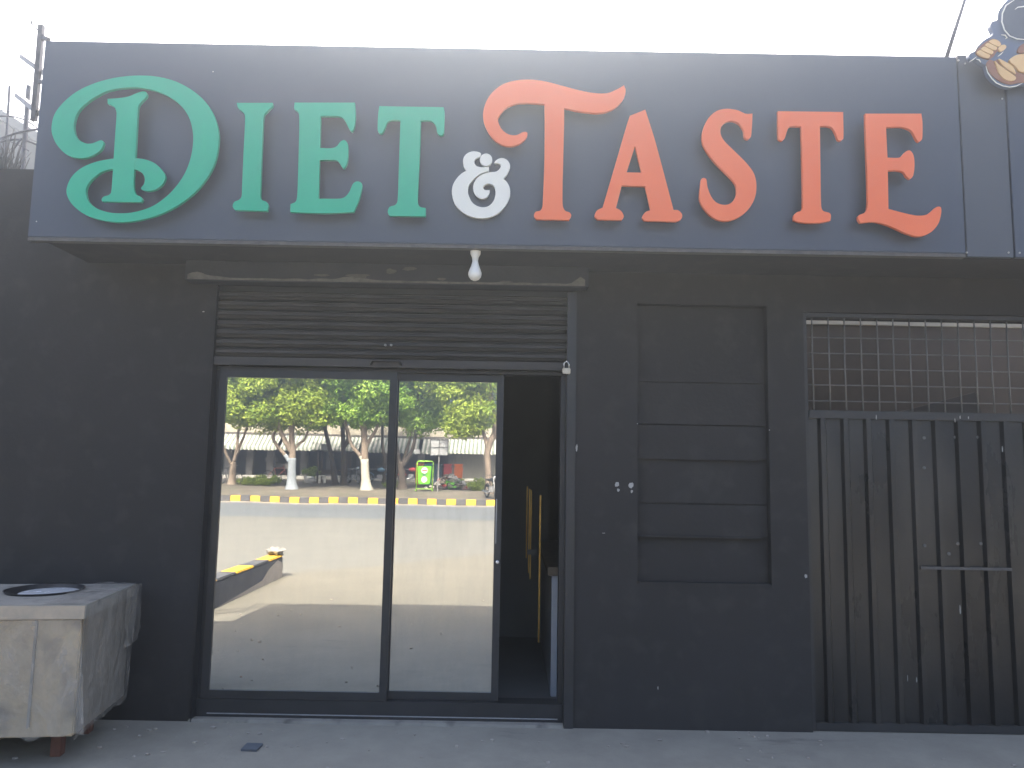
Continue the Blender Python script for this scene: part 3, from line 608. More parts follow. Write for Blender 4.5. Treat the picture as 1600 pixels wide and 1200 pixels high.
def ring(pts, wd):                                                # a thin printed highlight line
    return pts + [(x+dx, y+dy) for (x, y), (dx, dy) in zip(reversed(pts), [wd]*len(pts))]
def strip(name, mat, pts, w_, Y, parent=back):
    m = MB(); P = [at(x/es+eo[0], y/es+eo[1], Y) for x, y in pts]; n = len(P); A = []; B = []
    for i, p in enumerate(P):
        d = (P[min(i+1,n-1)]-P[max(i-1,0)]).normalized(); nn = Vector((-d.z, 0, d.x))*w_*.6*(.35 if i in (0,n-1) else 1); A.append(p+nn); B.append(p-nn)
    m.prism([A+B[::-1]], (0,.002,0)); return m.build(name, mat, parent)
strip('highlight', M['white'], [(1070,0),(960,70),(912,180),(905,290),(940,400),(1010,480),(1110,520),(1250,530)], .0065, EY-.016)
strip('highlight', M['white'], [(1080,125),(1120,95),(1200,85),(1300,95)], .005, EY-.016)
strip('highlight', M['white'], [(895,465),(950,470),(975,505),(950,520)], .007, EY-.004)
strip('highlight', M['white'], [(470,828),(520,795),(565,760)], .005, EY-.004)
strip('highlight', M['white'], [(560,790),(600,800),(625,835)], .007, EY-.004)
strip('highlight', M['white'], [(690,880),(715,970),(770,1050),(830,1110),(920,1150),(1010,1165),(1100,1150),(1180,1110)], .005, EY-.004)
strip('highlight', M['white'], [(850,755),(890,725),(925,690)], .005, EY-.004)
fist = ep('fist', M['skin_d'], [(560,690),(600,630),(690,560),(780,520),(860,545),(895,590),(890,650),(830,700),(790,760),(730,790),(640,770),(570,730)], EY-.008, .009, back)
for q in ([(735,555),(790,525),(860,545),(892,590),(870,620),(830,615),(770,585)], [(680,605),(720,572),(780,600),(838,632),(835,662),(790,665),(730,635)], [(630,660),(665,622),(730,650),(788,685),(780,720),(735,715),(680,690)], [(575,705),(610,672),(680,705),(745,735),(735,770),(690,772),(620,745)]):
    ep('finger', M['skin'], q, EY-.016, .009, fist)
ep('thumb', M['skin'], [(860,650),(890,610),(940,598),(965,625),(940,665),(880,690)], EY-.016, .009, fist)
fore = ep('forearm', M['skin_d'], [(700,850),(740,800),(800,815),(870,790),(950,830),(1040,880),(1100,960),(1190,990),(1400,960),(1400,1080),(1150,1105),(1010,1125),(880,1085),(770,1000),(715,920)], EY-.008, .009, back)
ep('muscle', M['skin'], [(810,815),(860,860),(940,920),(1040,990),(1090,1030),(1080,1070),(1000,1080),(920,1040),(870,980),(840,900)], EY-.016, .009, fore)
ep('muscle', M['skin'], [(865,785),(940,820),(1020,865),(1070,920),(1090,990),(1040,960),(950,900),(890,840)], EY-.018, .009, fore)
ep('biceps', M['skin'], [(1005,815),(1060,755),(1140,728),(1300,720),(1420,800),(1420,940),(1250,970),(1140,950),(1090,890)], EY-.016, .02, back)
ep('shoulder', M['skin_d'], [(1120,700),(1130,640),(1180,590),(1280,560),(1420,600),(1420,715),(1250,715)], EY-.010, .009, back)

# ------------------------------------------------------------------ metal gate with wire grille
gate = empty('metal_gate', (X(1430,900), .05, 0), 'charcoal sheet metal gate with wire mesh grille on top', 'gate')
GR = GL+3.0; gz1 = Z(1430,653); gz2 = Z(1430,646); gz0 = .003
gf = MB(); gf.box(GL+.002, GL+.03, .02, .075, gz0, GT-.002).box(GL+.03, GR, .015, .08, gz1-.012, gz2+.012).box(GL+.03, GR, .02, .075, GT-.03, GT-.002).box(GL+.03, GR, .02, .07, gz0, gz0+.05)
gf.build('gate_frame', M['gate_rib'], gate, bevel=.003)
sp_ = X(1295.5,570,.04)-X(1270,570,.04); x = X(1270,570,.04); k = 0
while x < GR:
    MB().tube([(x, .04, gz2+.008), (x+.004*math.sin(k*2.1), .042, (gz2+GT)/2), (x, .04, GT-.028)], .0048, 6).build('grille_wire', M['mesh_bar'], gate, smooth=True); x += sp_; k += 1
for py in (526,550.5,575,600,625):
    z = Z(1270,py,.04)-.004; MB().tube([(GL+.02, .050, z), (GR, .050, z+.004)], .0048, 6).build('grille_wire', M['mesh_bar'], gate, smooth=True)
rp = X(1316,800,.05)-X(1280,800,.05); x0 = X(1281,760,.03); k = 0
zb = gz0+.05; zt = gz1-.012; wz = Z(1500,887,.03)
flat_w = rp*.63
prev = GL+.03
while x0 + k*rp < GR-.1:
    a = x0+k*rp
    b = MB().box(prev, a-.001, .045, .049, zb, zt); b.build('panel', M['gate'], gate)
    # raised channel between two panels
    h = MB(); w0 = rp*.37
    h.add([(a,.047,zb),(a+.012,.020,zb),(a+w0-.012,.020,zb),(a+w0,.047,zb),(a,.047,zt),(a+.012,.020,zt),(a+w0-.012,.020,zt),(a+w0,.047,zt)], [(0,1,5,4),(1,2,6,5),(2,3,7,6)])
    h.build('channel', M['gate'], gate)
    prev = a+w0+.001; k += 1
wk = MB(); wx0, wx1 = X(1440,887,.0), X(1582,890,.0)
wk.box(wx0, wx1, .004, .018, wz-.012, wz+.006); wk.build('wicket_edge', M['trim'], gate)
for (px, py, w_, h_, s_) in ((1500,652,.004,.012,31),(1369,652,.003,.016,32),(1492,657,.003,.014,33),(1513,653,.003,.010,34),(1566,702,.003,.022,35),(1500,953,.003,.03,36),(1418,1060,.002,.02,37),(1432,1062,.002,.018,38)):
    patch('scratch', M['chip'], gate, px, py, w_, h_, .012 if py < 700 else .006, s_)
for (px, py) in ((1447,684),(1447,731),(1496,683),(1531,683),(1448,853),(1486,866),(1500,850),(1536,850)):
    q = at(px, py, .02); MB().lathe((q.x, .045, q.z), [(.011,0),(.011,.004),(.005,.006)], 10, (0,-1,0)).build('rivet', M['mesh_bar'], gate)
# yard behind the gate
yw = empty('yard_wall', (X(1450,600,2.2), 2.2, 0), 'brown plastered wall with cream coping behind the grille', 'wall')
zc = Z(1420,510,2.2)
box('wall', M['brown'], yw, GL+.002, GL+5, 2.2, 2.4, 0, zc)
box('coping', M['coping'], yw, GL+.002, GL+5, 2.16, 2.44, zc, zc+.22)  # pale colour stands in for sunlight on this strip
yr = box('yard_roof', M['dark'], shop, GL, X(1400,500,1.5), wl+.002, 1.7, 3.05, 3.15)  # unseen slab added to darken the left of the yard wall
lbd = MB().obox((at(1490,625,1.4)+at(1440,640,1.4))/2+Vector((.05,0,-.35)), (.36,0,.10), (0,.012,0), (-.10,0,.36)).build('leaning_board', M['board']); tag(lbd, 'dark board leaning behind the wire grille', 'board')

# ------------------------------------------------------------------ cooking counter at the left, wrapped in plastic film
fc = empty('cooking_counter', (X(137,943,-.80)-.025, -.80, 0), 'grimy sheet metal cooking counter wrapped in torn plastic film', 'counter')
FY = -.80; CA = R(7.5); ftz = Z(60,943,FY); fx1 = X(137,943,FY)-.025; fx0 = fx1-1.35; FB = Z(60,1150,FY)
box('body', M['fr_front'], fc, fx0, fx1, FY, -.09, FB, ftz-.075, bevel=.006)
box('side_panel', M['fr_side'], fc, fx1+.001, fx1+.008, FY+.02, -.10, FB+.01, ftz-.076)
box('seam', M['fr_top'], fc, X(56,1050,FY)-.006, X(56,1050,FY)+.006, FY-.012, FY-.001, FB+.05, ftz-.08)
# top slab with a round hole for the wok
tx0, tx1, ty0, ty1 = fx0-.02, fx1+.025, FY-.02, -.07
wc = at(71, 914, -.40); wc.z = ftz
pv0 = Vector((fx1, FY, 0)); wu = pv0 + Matrix.Rotation(-CA, 3, 'Z') @ (Vector((wc.x, wc.y, 0))-pv0); wcx, wcy = wu.x, wu.y; wr = .195
N = 40; sq = []
for k in range(N):
    a = 2*math.pi*k/N; dx, dy = math.cos(a), math.sin(a)
    t_ = min(((tx1-wcx)/dx if dx > 1e-6 else (tx0-wcx)/dx if dx < -1e-6 else 9e9), ((ty1-wcy)/dy if dy > 1e-6 else (ty0-wcy)/dy if dy < -1e-6 else 9e9))
    sq.append((wcx+dx*t_, wcy+dy*t_))
for (cx_, cy_) in ((tx0,ty0),(tx1,ty0),(tx1,ty1),(tx0,ty1)):
    k = min(range(N), key=lambda i: (sq[i][0]-cx_)**2+(sq[i][1]-cy_)**2); sq[k] = (cx_, cy_)
tb = MB(); vs = []
for z in (ftz-.07, ftz):
    vs += [(x, y, z) for x, y in sq]; vs += [(wcx+wr*math.cos(2*math.pi*k/N), wcy+wr*math.sin(2*math.pi*k/N), z) for k in range(N)]
fs = []
for k in range(N):
    j = (k+1)%N; fs += [(2*N+k, 2*N+j, 3*N+j, 3*N+k), (j, k, N+k, N+j), (k, j, 2*N+j, 2*N+k), (N+j, N+k, 3*N+k, 3*N+j)]
tb.add(vs, fs); tb.build('top', M['fr_top'], fc)
box('front_edge', M['fr_edge'], fc, tx0, tx1-.004, ty0-.006, ty0-.001, ftz-.072, ftz-.004)
for x in (fx0+.2, fx1-.16):
    box('leg', M['redwood'], fc, x-.028, x+.028, FY+.20, FY+.26, 0, FB+.004, bevel=.004); box('leg', M['redwood'], fc, x-.035, x+.035, -.24, -.17, 0, FB+.004, bevel=.004)
fc.rotation_euler.z = CA; wcx, wcy = wc.x, wc.y
wk = empty('wok', (wcx, wcy, ftz), 'black wok lined with pale foil set into the cooking counter', 'wok')
MB().lathe((wcx, wcy, ftz), [(.02,-.13),(.11,-.10),(.17,-.045),(.200,.012),(.210,.014),(.203,.008),(.17,-.038),(.11,-.09),(.02,-.118)], 36).build('bowl', M['wok'], wk, smooth=True)
MB().lathe((wcx+.022, wcy+.014, ftz), [(.165,-.010),(.15,-.004),(.09,.000),(.03,-.002)], 24).build('foil_liner', M['oil'], wk, smooth=True)  # pale disc standing in for the sky mirrored in the wok
def film(name, P00, P10, P01, nu, nv, amp, seed, nrm):
    m = MB(); P00, P10, P01 = Vector(P00), Vector(P10), Vector(P01); nrm = Vector(nrm)
    for j in range(nv+1):
        for i in range(nu+1):
            u, v = i/nu, j/nv; q = Vector((u*3+seed, v*5, seed*1.7))
            d = amp*(mnoise.noise(q)+.5*mnoise.noise(q*2.7)+.3*mnoise.noise(q*6))
            e = .06*mnoise.noise(Vector((u*4, seed, 2)))*v
            m.v.append(P00+(P10-P00)*u+(P01-P00)*(v+e)+nrm*(amp*1.5+d*(.3+.7*v)))
    for j in range(nv):
        for i in range(nu): a = j*(nu+1)+i; m.f.append([a, a+1, a+nu+2, a+nu+1])
    return m.build(name, M['film'], fc, smooth=True, recalc=False)
film('plastic_film', (tx1,ty0-.01,ftz-.01), (tx1,ty1,ftz+.004), (tx1-.03,ty0,FB-.02), 30, 34, .012, 3, (1,0,0))
film('plastic_film', (fx1-.42,FY-.008,ftz-.075), (fx1+.005,FY-.008,ftz-.075), (fx1-.36,FY-.008,FB+.01), 20, 26, .010, 8, (0,-1,0))
film('plastic_film', (tx1-.22,ty0+.0,ftz+.004), (tx1+.01,ty0+.0,ftz+.003), (tx1-.23,ty1-.02,ftz+.006), 12, 18, .004, 5, (0,0,1))
film('plastic_film', (tx1+.004,ty1-.24,ftz+.002), (tx1+.006,ty1+.01,ftz+.004), (tx1+.002,ty1-.20,ftz-.34), 16, 20, .017, 11, (1,0,0))
# small things on the pavement
q = at(393,1168,-.55); tp = [at(x, y, -.0) for x, y in ()]
def gnd(px, py, z=0):
    d = F*FPX + CR*(px-800) - CU*(py-600); return Vector((0,CAMY,CAMZ)) + d*((z-CAMZ)/d.z)
P = [gnd(376,1174), gnd(401,1175), gnd(411,1165), gnd(386,1164)]
o = MB().prism([[p+Vector((0,0,.001)) for p in P]], (0,0,.012)).build('floor_plate', M['tile']); tag(o, 'small dark square plate lying on the pavement', 'plate')
a, b_ = gnd(1297,1120,.01), gnd(1325,1114,.01)
o = MB().tube([a+Vector((0,-.03,0)), b_+Vector((0,-.03,.02))], .007, 6).build('white_stick', M['chip']); tag(o, 'short white stick lying against the foot of the metal gate', 'stick')
pb = MB(); r = random.Random(21)
for k in range(170):
    x, y = r.uniform(-3.6,4.2), -abs(r.gauss(0,.5))-.02 if r.random() < .5 else r.uniform(-4.5,-.1)
    s_ = r.uniform(.004,.014); pb.blob((x, y, s_*.4), s_*r.uniform(.8,1.6), s_, s_*.6, seed=k, n=5, m=3)
o = pb.build('pebbles', M['kerb_c']); tag(o, 'loose grit and pebbles scattered on the pavement', 'pebbles', kind='stuff')
dm = MB(); xx = OL-.05
top = []; 
while xx < GL+1.2:                                                # swept dust against the wall foot
    top.append((xx, -.02-.05*abs(mnoise.noise(Vector((xx*3,1,0))))-.02*abs(mnoise.noise(Vector((xx*11,4,0)))), .006)); xx += .04
# raised screed threshold in front of the door
o = MB().box(OL-.02, OR+.02, -.012, GY+.02, -.02, .016).build('door_step', M['fr_top'], shop, bevel=.006)

# ------------------------------------------------------------------ low painted wall end on the forecourt (seen in the glass)
lw = empty('low_wall', (-3.45, -5, 0), 'low forecourt wall with yellow and black painted top', 'wall')
LX = ref(440,898,6.2).x; L1 = -6.15; n = 9; seg = .62
MB().box(LX-.20, LX, L1, L1+n*seg, -.01, .29).build('wall', M['kerb_k'], lw, bevel=.01)
for k in range(n):
    MB().box(LX-.205, LX+.004, L1+k*seg+.004, L1+(k+1)*seg-.004, .291, .320).build('top_block', M['kerb_y' if k%2 == 0 else 'kerb_k'], lw, bevel=.012)
pr = [(LX+.003, L1+.0, 0),(LX+.003, L1+.0, .20),(LX+.003,L1+.25,.27),(LX+.003,L1+.6,.20),(LX+.003,L1+.9,.08),(LX+.003,L1+1.6,.04),(LX+.003,L1+2.6,0)]
MB().prism([pr], (.004,0,0)).build('bare_render', M['kerb_c'], lw)  # sunlit brownish part of the wall side, laid on as a paler patch
cl = MB().blob((LX-.09, L1+.06, .375), .10, .12, .055, seed=6, amp=.5, freq=2.5, n=18, m=12).build('rag', M['cloth'], smooth=True); tag(cl, 'crumpled pale rag lying on the end of the low striped wall', 'rag')

# ------------------------------------------------------------------ the shops across the road
BY = -45.5
fs_ = empty('shop_row', (0, BY, 0), 'long low row of shops with pale striped awnings across the road', 'building')
zt = ref(560,664,45).z; zb2 = ref(560,679,45).z; za = ref(560,682,44.5).z; zab = ref(560,706,44).z; gz = .72
xl, xr = -34, 22
box('back_wall', M['shopdark'], fs_, xl, xr, BY-3.2, BY-3, gz-.2, zt-.2)
box('ceiling', M['shopdark'], fs_, xl, xr, BY-3, BY-.05, zab+.1, zab+.25)
box('parapet', M['cream'], fs_, xl, xr, BY-3.3, BY, zb2, zt, bevel=.02)
box('fascia_beam', M['beamd'], fs_, xl, xr, BY-.02, BY+.14, za-.02, zb2-.01)
box('plinth', M['plinth'], fs_, xl, xr, BY-3, BY+.5, gz-.25, gz+.20, bevel=.02)
for px in (350,384,417,470,511,560,600,655,705):
    x = ref(px,725,45).x; box('pillar', M['pillar'], fs_, x-.22, x+.22, BY-.5, BY-.05, gz+.2, zab+.12)
def awning(px0, px1):
    a, b_ = ref(px0,690,44).x, ref(px1,690,44).x; m = MB(); n_ = int((b_-a)/.075); up, lo = [], []
    for i in range(n_+1):
        x = a+(b_-a)*i/n_; w_ = .03*math.cos(2*math.pi*x/.26)
        sag = .05*mnoise.noise(Vector((x*.4,5,0)))
        m.v += [Vector((x, BY+.15, za+w_*.4)), Vector((x, BY+1.25, zab+.20+w_+sag)), Vector((x, BY+1.27, zab-.02+w_*1.3+sag))]
    for i in range(n_):
        for k in range(2): q = i*3+k; m.f.append([q, q+1, q+4, q+3])
    m.build('awning', M['stripe'], fs_, smooth=True, recalc=False)
awning(250,430); awning(436,560); awning(563,652); awning(657,758); awning(764,860)
def far_shutter(px0, px1):
    a, b_ = ref(px0,725,45).x, ref(px1,725,45).x; m = MB(); z = gz+.2; n_ = 26; h = (zab+.1-z)/n_
    for k in range(n_):
        b0 = len(m.v); m.v += [Vector((a,BY-.16,z+k*h)),Vector((b_,BY-.16,z+k*h)),Vector((b_,BY-.10,z+(k+.7)*h)),Vector((a,BY-.10,z+(k+.7)*h)),Vector((b_,BY-.16,z+(k+1)*h)),Vector((a,BY-.16,z+(k+1)*h))]
        m.f += [[b0,b0+1,b0+2,b0+3],[b0+3,b0+2,b0+4,b0+5]]
    m.build('closed_shutter', M['rshut'], fs_, recalc=False)
far_shutter(708,800)
for (p0, p1, y0, y1) in ((408,428,715,722),(413,447,724,733),(585,605,727,733)):
    a, b_ = ref(p0,y0,45.5), ref(p1,y1,45.5); box('sign_board', M['pillar'], fs_, a.x, b_.x, BY-.8, BY-.75, b_.z, a.z)

# ------------------------------------------------------------------ trees
def leaves(name, mat, clumps, parent, r, per=110, size=.15):
    v = []; f = []; at_ = []
    for (c, rad, sq) in clumps:
        tone = r.uniform(-.25,.25)
        for _ in range(int(per*(rad/.6)**2)):
            d = Vector((r.gauss(0,1), r.gauss(0,1), r.gauss(0,1))).normalized()*(rad*r.random()**.45); d.z *= sq
            p = c+d; n = (d.normalized()*.4+Vector((r.gauss(0,.55), r.gauss(.45,.55), r.gauss(.65,.55)))).normalized()
            a = n.orthogonal().normalized(); a.rotate(Matrix.Rotation(r.uniform(0,6.28), 3, n)); b = n.cross(a)
            s = size*r.uniform(.6,1.35); k = len(v)
            v += [p-a*s, p+b*s*.45+n*s*.1, p+a*s, p-b*s*.45+n*s*.1]; f.append([k,k+1,k+2,k+3]); at_.append(min(1,max(0,.5+tone+r.gauss(0,.2))))
    me = bpy.data.meshes.new(name); me.from_pydata([tuple(p) for p in v], [], f)
    A = me.attributes.new('leafrnd', 'FLOAT', 'FACE'); A.data.foreach_set('value', at_); me.materials.append(mat); me.update()
    return link(name, me, parent)
def tree(px, py, Yv, label, limbs, crown, wash=None, washz=0, dark=False, leaf='leaf', seed=0, dens=1.0, trunk_r=.26):
    """limbs: lists of reflected pixels with radii; crown: (px, py, rx, rz) masses"""
    r = random.Random(100+seed); b0 = ref(px, py, Yv); b0.z = vz(b0.y)-.1
    t = empty('tree', b0, label, 'tree', 'trees along the far verge')
    def P(q, dy=0):
        p = ref(q[0], q[1], Yv); p.y += dy; return p
    tr = MB(); ws = MB(); tips = []
    for k, (pts, r0, r1) in enumerate(limbs):
        n = len(pts); dy = 0 if k == 0 else r.uniform(-.6,.6)
        Q_ = [P(q, dy*i/(n-1)) for i, q in enumerate(pts)]
        if k == 0: Q_[0].z = b0.z
        fine = []
        for i in range(n-1):
            for s_ in range(5):
                u = s_/5; p0, p1, p2, p3 = Q_[max(i-1,0)], Q_[i], Q_[i+1], Q_[min(i+2,n-1)]
                fine.append(.5*((2*p1)+(p2-p0)*u+(2*p0-5*p1+4*p2-p3)*u*u+(3*p1-p0-3*p2+p3)*u**3))
        fine.append(Q_[-1]); m_ = len(fine)
        rad = [r0+(r1-r0)*i/(m_-1)+(r0*.9*max(0,1-i/3.5)**2 if k == 0 else 0) for i in range(m_)]
        tr.tube(fine, rad, 9)
        if washz:
            w_ = [(p, q+.008) for p, q in zip(fine, rad) if p.z < washz]
            if len(w_) > 1: ws.tube([p for p, q in w_], [q for p, q in w_], 11)
        tips.append(fine[-1])
    tr.build('trunk', M['bark2' if dark else 'bark'], t, smooth=True)
    if wash and ws.v: ws.build('limewash', M[wash], t, smooth=True)
    cl = []
    for (cx_, cy_, rx, rz, nn) in crown:
        c = P((cx_, cy_))
        for _ in range(int(nn*1.5)):
            while True:
                d = Vector((r.uniform(-1,1), r.uniform(-1,1), r.uniform(-1,1)))
                if d.length < 1: break
            cl.append((c+Vector((d.x*rx, d.y*rx*.75, d.z*rz)), r.uniform(.4,.85), r.uniform(.6,.9)))
    br = MB()
    for (c, rad, _) in cl[::3]:
        tip = min(tips, key=lambda q: (q-c).length); mid = (tip+c)/2+Vector((r.uniform(-.2,.2), r.uniform(-.2,.2), .15)); br.tube([tip, mid, c], [.05,.03,.012], 5)
    br.build('branches', M['bark2' if dark else 'bark'], t, smooth=True)
    leaves('crown', M[leaf], cl, t, r, int(170*dens), .105); return t
tree(573,763,34, 'tree with white limewashed trunk left of the mullion in the glass', [([(573,763),(571,735),(570,705),(569,670),(563,630),(558,590),(560,560)],.22,.09), ([(570,722),(562,710),(550,694),(546,676),(540,655)],.11,.06), ([(571,700),(578,685),(587,668),(592,640)],.10,.06)],
     [(575,612,2.3,1.5,26),(560,560,2.6,1.6,26),(592,628,1.2,1.0,12),(545,645,1.4,.6,10)], 'wwash', ref(573,712,34).z, leaf='leaf2', seed=1)
tree(456,762,34, 'tree with pale blue-grey washed trunk and forked limbs', [([(456,762),(456,735),(457,712),(456,690),(455,660),(453,610),(450,575)],.22,.08), ([(453,722),(445,712),(428,692),(425,680),(432,668),(440,655)],.10,.06), ([(455,706),(446,690),(438,668),(434,630),(420,590)],.14,.07), ([(458,704),(466,694),(474,686),(482,660)],.09,.05)],
     [(440,622,2.2,1.5,30),(395,618,1.8,1.4,22),(440,565,3.0,1.7,36),(480,628,1.3,1.2,14),(412,645,1.7,.7,16)], 'bwash', ref(456,712,34).z, leaf='leaf', seed=2, dens=1.1)
tree(362,754,37, 'small many-stemmed tree above the bicycle at the left of the glass', [([(362,754),(363,738),(364,722)],.20,.15), ([(363,730),(356,712),(350,690),(346,660)],.09,.05), ([(364,724),(369,702),(371,680),(374,655)],.09,.05), ([(365,722),(374,700),(384,678),(390,655)],.09,.05)],
     [(362,622,2.0,1.4,26),(350,580,2.6,1.6,26),(376,648,1.2,.55,11)], leaf='leaf', seed=3, dens=1.1)
tree(524,750,39, 'slender dark tree with a leaning stem behind the snack stall', [([(524,750),(520,725),(514,695),(508,665),(503,620),(500,580)],.16,.08)],
     [(508,622,1.9,1.4,24),(500,570,2.4,1.5,24),(506,650,1.3,.55,10)], dark=True, leaf='leaf2', seed=4)
tree(538,753,38, 'dark trunked tree forking behind the white trunk', [([(538,753),(537,725),(537,695),(536,660),(533,620),(530,580)],.17,.08), ([(537,700),(546,684),(542,660),(538,640)],.13,.08)],
     [(535,615,2.0,1.5,24),(530,565,2.4,1.5,20)], dark=True, leaf='leaf2', seed=5)
tree(600,750,41, 'thin dark tree showing just left of the mullion', [([(600,750),(600,720),(597,690),(598,655),(600,600)],.11,.06)], [(602,618,2.0,1.4,20),(610,570,2.2,1.5,18),(598,648,1.2,.5,8)], dark=True, leaf='leaf2', seed=6)
tree(628,758,35, 'tree with several dark stems at the left of the right pane', [([(628,758),(627,742),(624,722)],.22,.15), ([(626,735),(620,705),(616,680),(614,650)],.11,.06), ([(627,730),(634,705),(640,685),(645,660)],.10,.06), ([(628,728),(641,708),(648,688),(652,662),(655,630)],.11,.06)],
     [(640,630,1.7,1.1,20),(660,645,1.2,.8,12),(632,585,2.4,1.4,24),(690,600,1.4,.9,8),(652,656,1.0,.4,8)], 'pale' if False else None, dark=True, leaf='leaf2', seed=7)
tree(764,756,33, 'tree with leaning grey trunk at the right edge of the glass', [([(764,756),(763,735),(762,710),(767,690),(774,672),(770,640),(762,600),(752,560)],.16,.14), ([(763,700),(757,680),(750,656),(742,632),(735,600)],.11,.05)],
     [(735,640,1.2,.9,14),(728,665,.8,.35,6),(716,655,.7,.6,6),(760,612,1.3,1.2,10),(725,595,1.6,.9,10),(700,610,1.2,.7,5)], leaf='leaf', seed=8, dens=.85)
for k, (px, Yv, sc) in enumerate(((330,62,1.3),(430,66,1.4),(520,63,1.2),(610,67,1.5),(668,72,1.0),(712,78,.85),(770,70,1.0))):
    c = ref(px,700,Yv); r = random.Random(300+k); t = empty('background_tree', (c.x, c.y, .75), ['broad tree behind the shop row at the far left','tall tree behind the shop row above the blue-washed trunk','tree behind the shop row above the snack stall','tallest tree behind the shop row above the mullion','dark tree behind the shop row right of the mullion','low tree behind the shop row above the bins','tree behind the shop row at the far right'][k], 'tree', 'trees behind the shop row')
    MB().tube([(c.x,c.y,.7),(c.x+.1,c.y,2.5),(c.x,c.y,4.5*sc)], [.3,.25,.12], 8).build('trunk', M['bark2'], t, smooth=True)
    cl = []
    for _ in range(34):
        while True:
            d = Vector((r.uniform(-1,1), r.uniform(-1,1), r.uniform(-1,1)))
            if d.length < 1: break
        cl.append((Vector((c.x+d.x*3.8*sc, c.y+d.y*2.5, 4.6*sc+d.z*2.2*sc)), r.uniform(.8,1.3), .8))
    leaves('crown', M['leaf2'], cl, t, r, 40, .24)

# ------------------------------------------------------------------ things on the verge
def put(root, p, rz):
    root.location = p; root.rotation_euler.z = rz; return root
def wheel(parent, c, rad, tyre, spokes=True):
    w_ = MB().torus(c, rad-tyre, tyre, (0,1,0), 30, 6).build('tyre', M['rubber'], parent, smooth=True)
    m = MB().torus(c, rad-tyre*2, tyre*.45, (0,1,0), 30, 5); c = Vector(c)
    for k in range(14):
        a = 2*math.pi*k/14; m.tube([c+Vector((0,.02*(-1)**k,0)), c+Vector((math.cos(a)*(rad-tyre*2),0,math.sin(a)*(rad-tyre*2)))], .004, 4)
    m.tube([c-Vector((0,.05,0)), c+Vector((0,.05,0))], .025, 8); m.build('rim', M['metal'], w_, smooth=True)
def bicycle(label, fm_):
    t = empty('bicycle', (0,0,0), label, 'bicycle', 'bicycles on the verge')
    wheel(t, (-.52,0,.34), .34, .026); wheel(t, (.52,0,.34), .34, .026)
    bb_, st_, hd = Vector((-.05,0,.30)), Vector((-.18,0,.80)), Vector((.36,0,.82)); m = MB()
    for a, b in ((bb_,st_),(st_,hd),(bb_,hd-Vector((-.02,0,.12))),((-.52,0,.34),bb_),((-.52,0,.34),st_),(hd,(.52,0,.34)),(hd,hd+Vector((-.04,0,.18)))): m.tube([a,b], .018, 7)
    m.build('frame', fm_, t, smooth=True)
    MB().tube([hd+Vector((-.16,-.27,.18)), hd+Vector((-.03,-.22,.20)), hd+Vector((-.03,0,.18)), hd+Vector((-.03,.22,.20)), hd+Vector((-.16,.27,.18))], .013, 7).build('handlebar', M['metal'], t, smooth=True)
    MB().blob(st_+Vector((0,0,.08)), .14, .08, .04, n=12, m=6, amp=.05).build('saddle', M['black'], t, smooth=True)
    m = MB(); m.box(-.80,-.40,-.07,.07,.70,.715); m.tube([(-.52,.05,.34),(-.70,.05,.70)], .008, 5); m.tube([(-.52,-.05,.34),(-.70,-.05,.70)], .008, 5); m.build('carrier', M['black'], t)
    MB().torus((-.05,.04,.30), .09, .008, (0,1,0), 18, 5).tube([(-.05,.04,.30),(.02,.12,.15)], .012, 5).tube([(-.05,-.04,.30),(-.12,-.12,.45)], .012, 5).build('crank', M['metal'], t)
    return t
def verge_pt(px, py, Yv): p = ref(px, py, Yv); p.z = vz(p.y)+.02; return p
put(bicycle('dark bicycle parked at the left edge of the glass reflection', M['black']), verge_pt(358,752,37.2), .35)
put(bicycle('faded pink bicycle beside the blue-washed tree', M['pink']), verge_pt(433,748,40), -.25)
def motorcycle(label, tank):
    t = empty('motorcycle', (0,0,0), label, 'motorcycle', 'motorcycles on the verge')
    wheel(t, (-.60,0,.29), .29, .045); wheel(t, (.62,0,.29), .29, .042)
    MB().tube([(-.60,.09,.29),(-.10,.09,.33),(.10,0,.50),(.38,0,.86),(-.30,0,.72),(-.10,0,.40)], .022, 7).tube([(-.60,-.09,.29),(-.10,-.09,.33),(.1,0,.35)], .022, 7).build('frame', M['black'], t, smooth=True)
    MB().blob((.12,0,.80), .27, .13, .12, n=14, m=8, amp=.08).build('tank', tank, t, smooth=True)
    MB().blob((-.36,0,.80), .40, .13, .06, n=14, m=6, amp=.05).build('seat', M['black'], t, smooth=True)
    MB().box(-.12,.20,-.11,.11,.26,.52).build('engine', M['metal'], t, bevel=.03)
    MB().tube([(.62,.08,.29),(.40,.08,.92)], .022, 7).tube([(.62,-.08,.29),(.40,-.08,.92)], .022, 7).build('fork', M['metal'], t, smooth=True)
    MB().tube([(.28,-.34,1.02),(.38,-.14,1.02),(.38,.14,1.02),(.28,.34,1.02)], .013, 7).build('handlebar', M['black'], t, smooth=True)
    MB().lathe((.47,0,.90), [(.02,-.06),(.08,-.02),(.09,.05),(.07,.06)], 14, (1,0,0)).build('headlight', M['chrome'], t, smooth=True)
    MB().tube([(.1,.13,.30),(-.3,.14,.22),(-.85,.14,.32)], [.022,.035,.038], 8).build('exhaust', M['chrome'], t, smooth=True)
    m = MB()
    for s_, cx_ in ((-1,-.60),(1,.62)):
        P_ = [Vector((cx_+.34*math.cos(a), 0, .29+.34*math.sin(a))) for a in [R(30+12*i) for i in range(11)]]; m.tube(P_, .03, 6)
    m.build('mudguard', tank, t, smooth=True)
    return t
put(motorcycle('black motorcycle standing just left of the white tree trunk', M['black']), verge_pt(553,752,40), .9)
put(motorcycle('motorcycle cut off by the right edge of the glass', M['black']), verge_pt(768,776,29.6), 1.2)
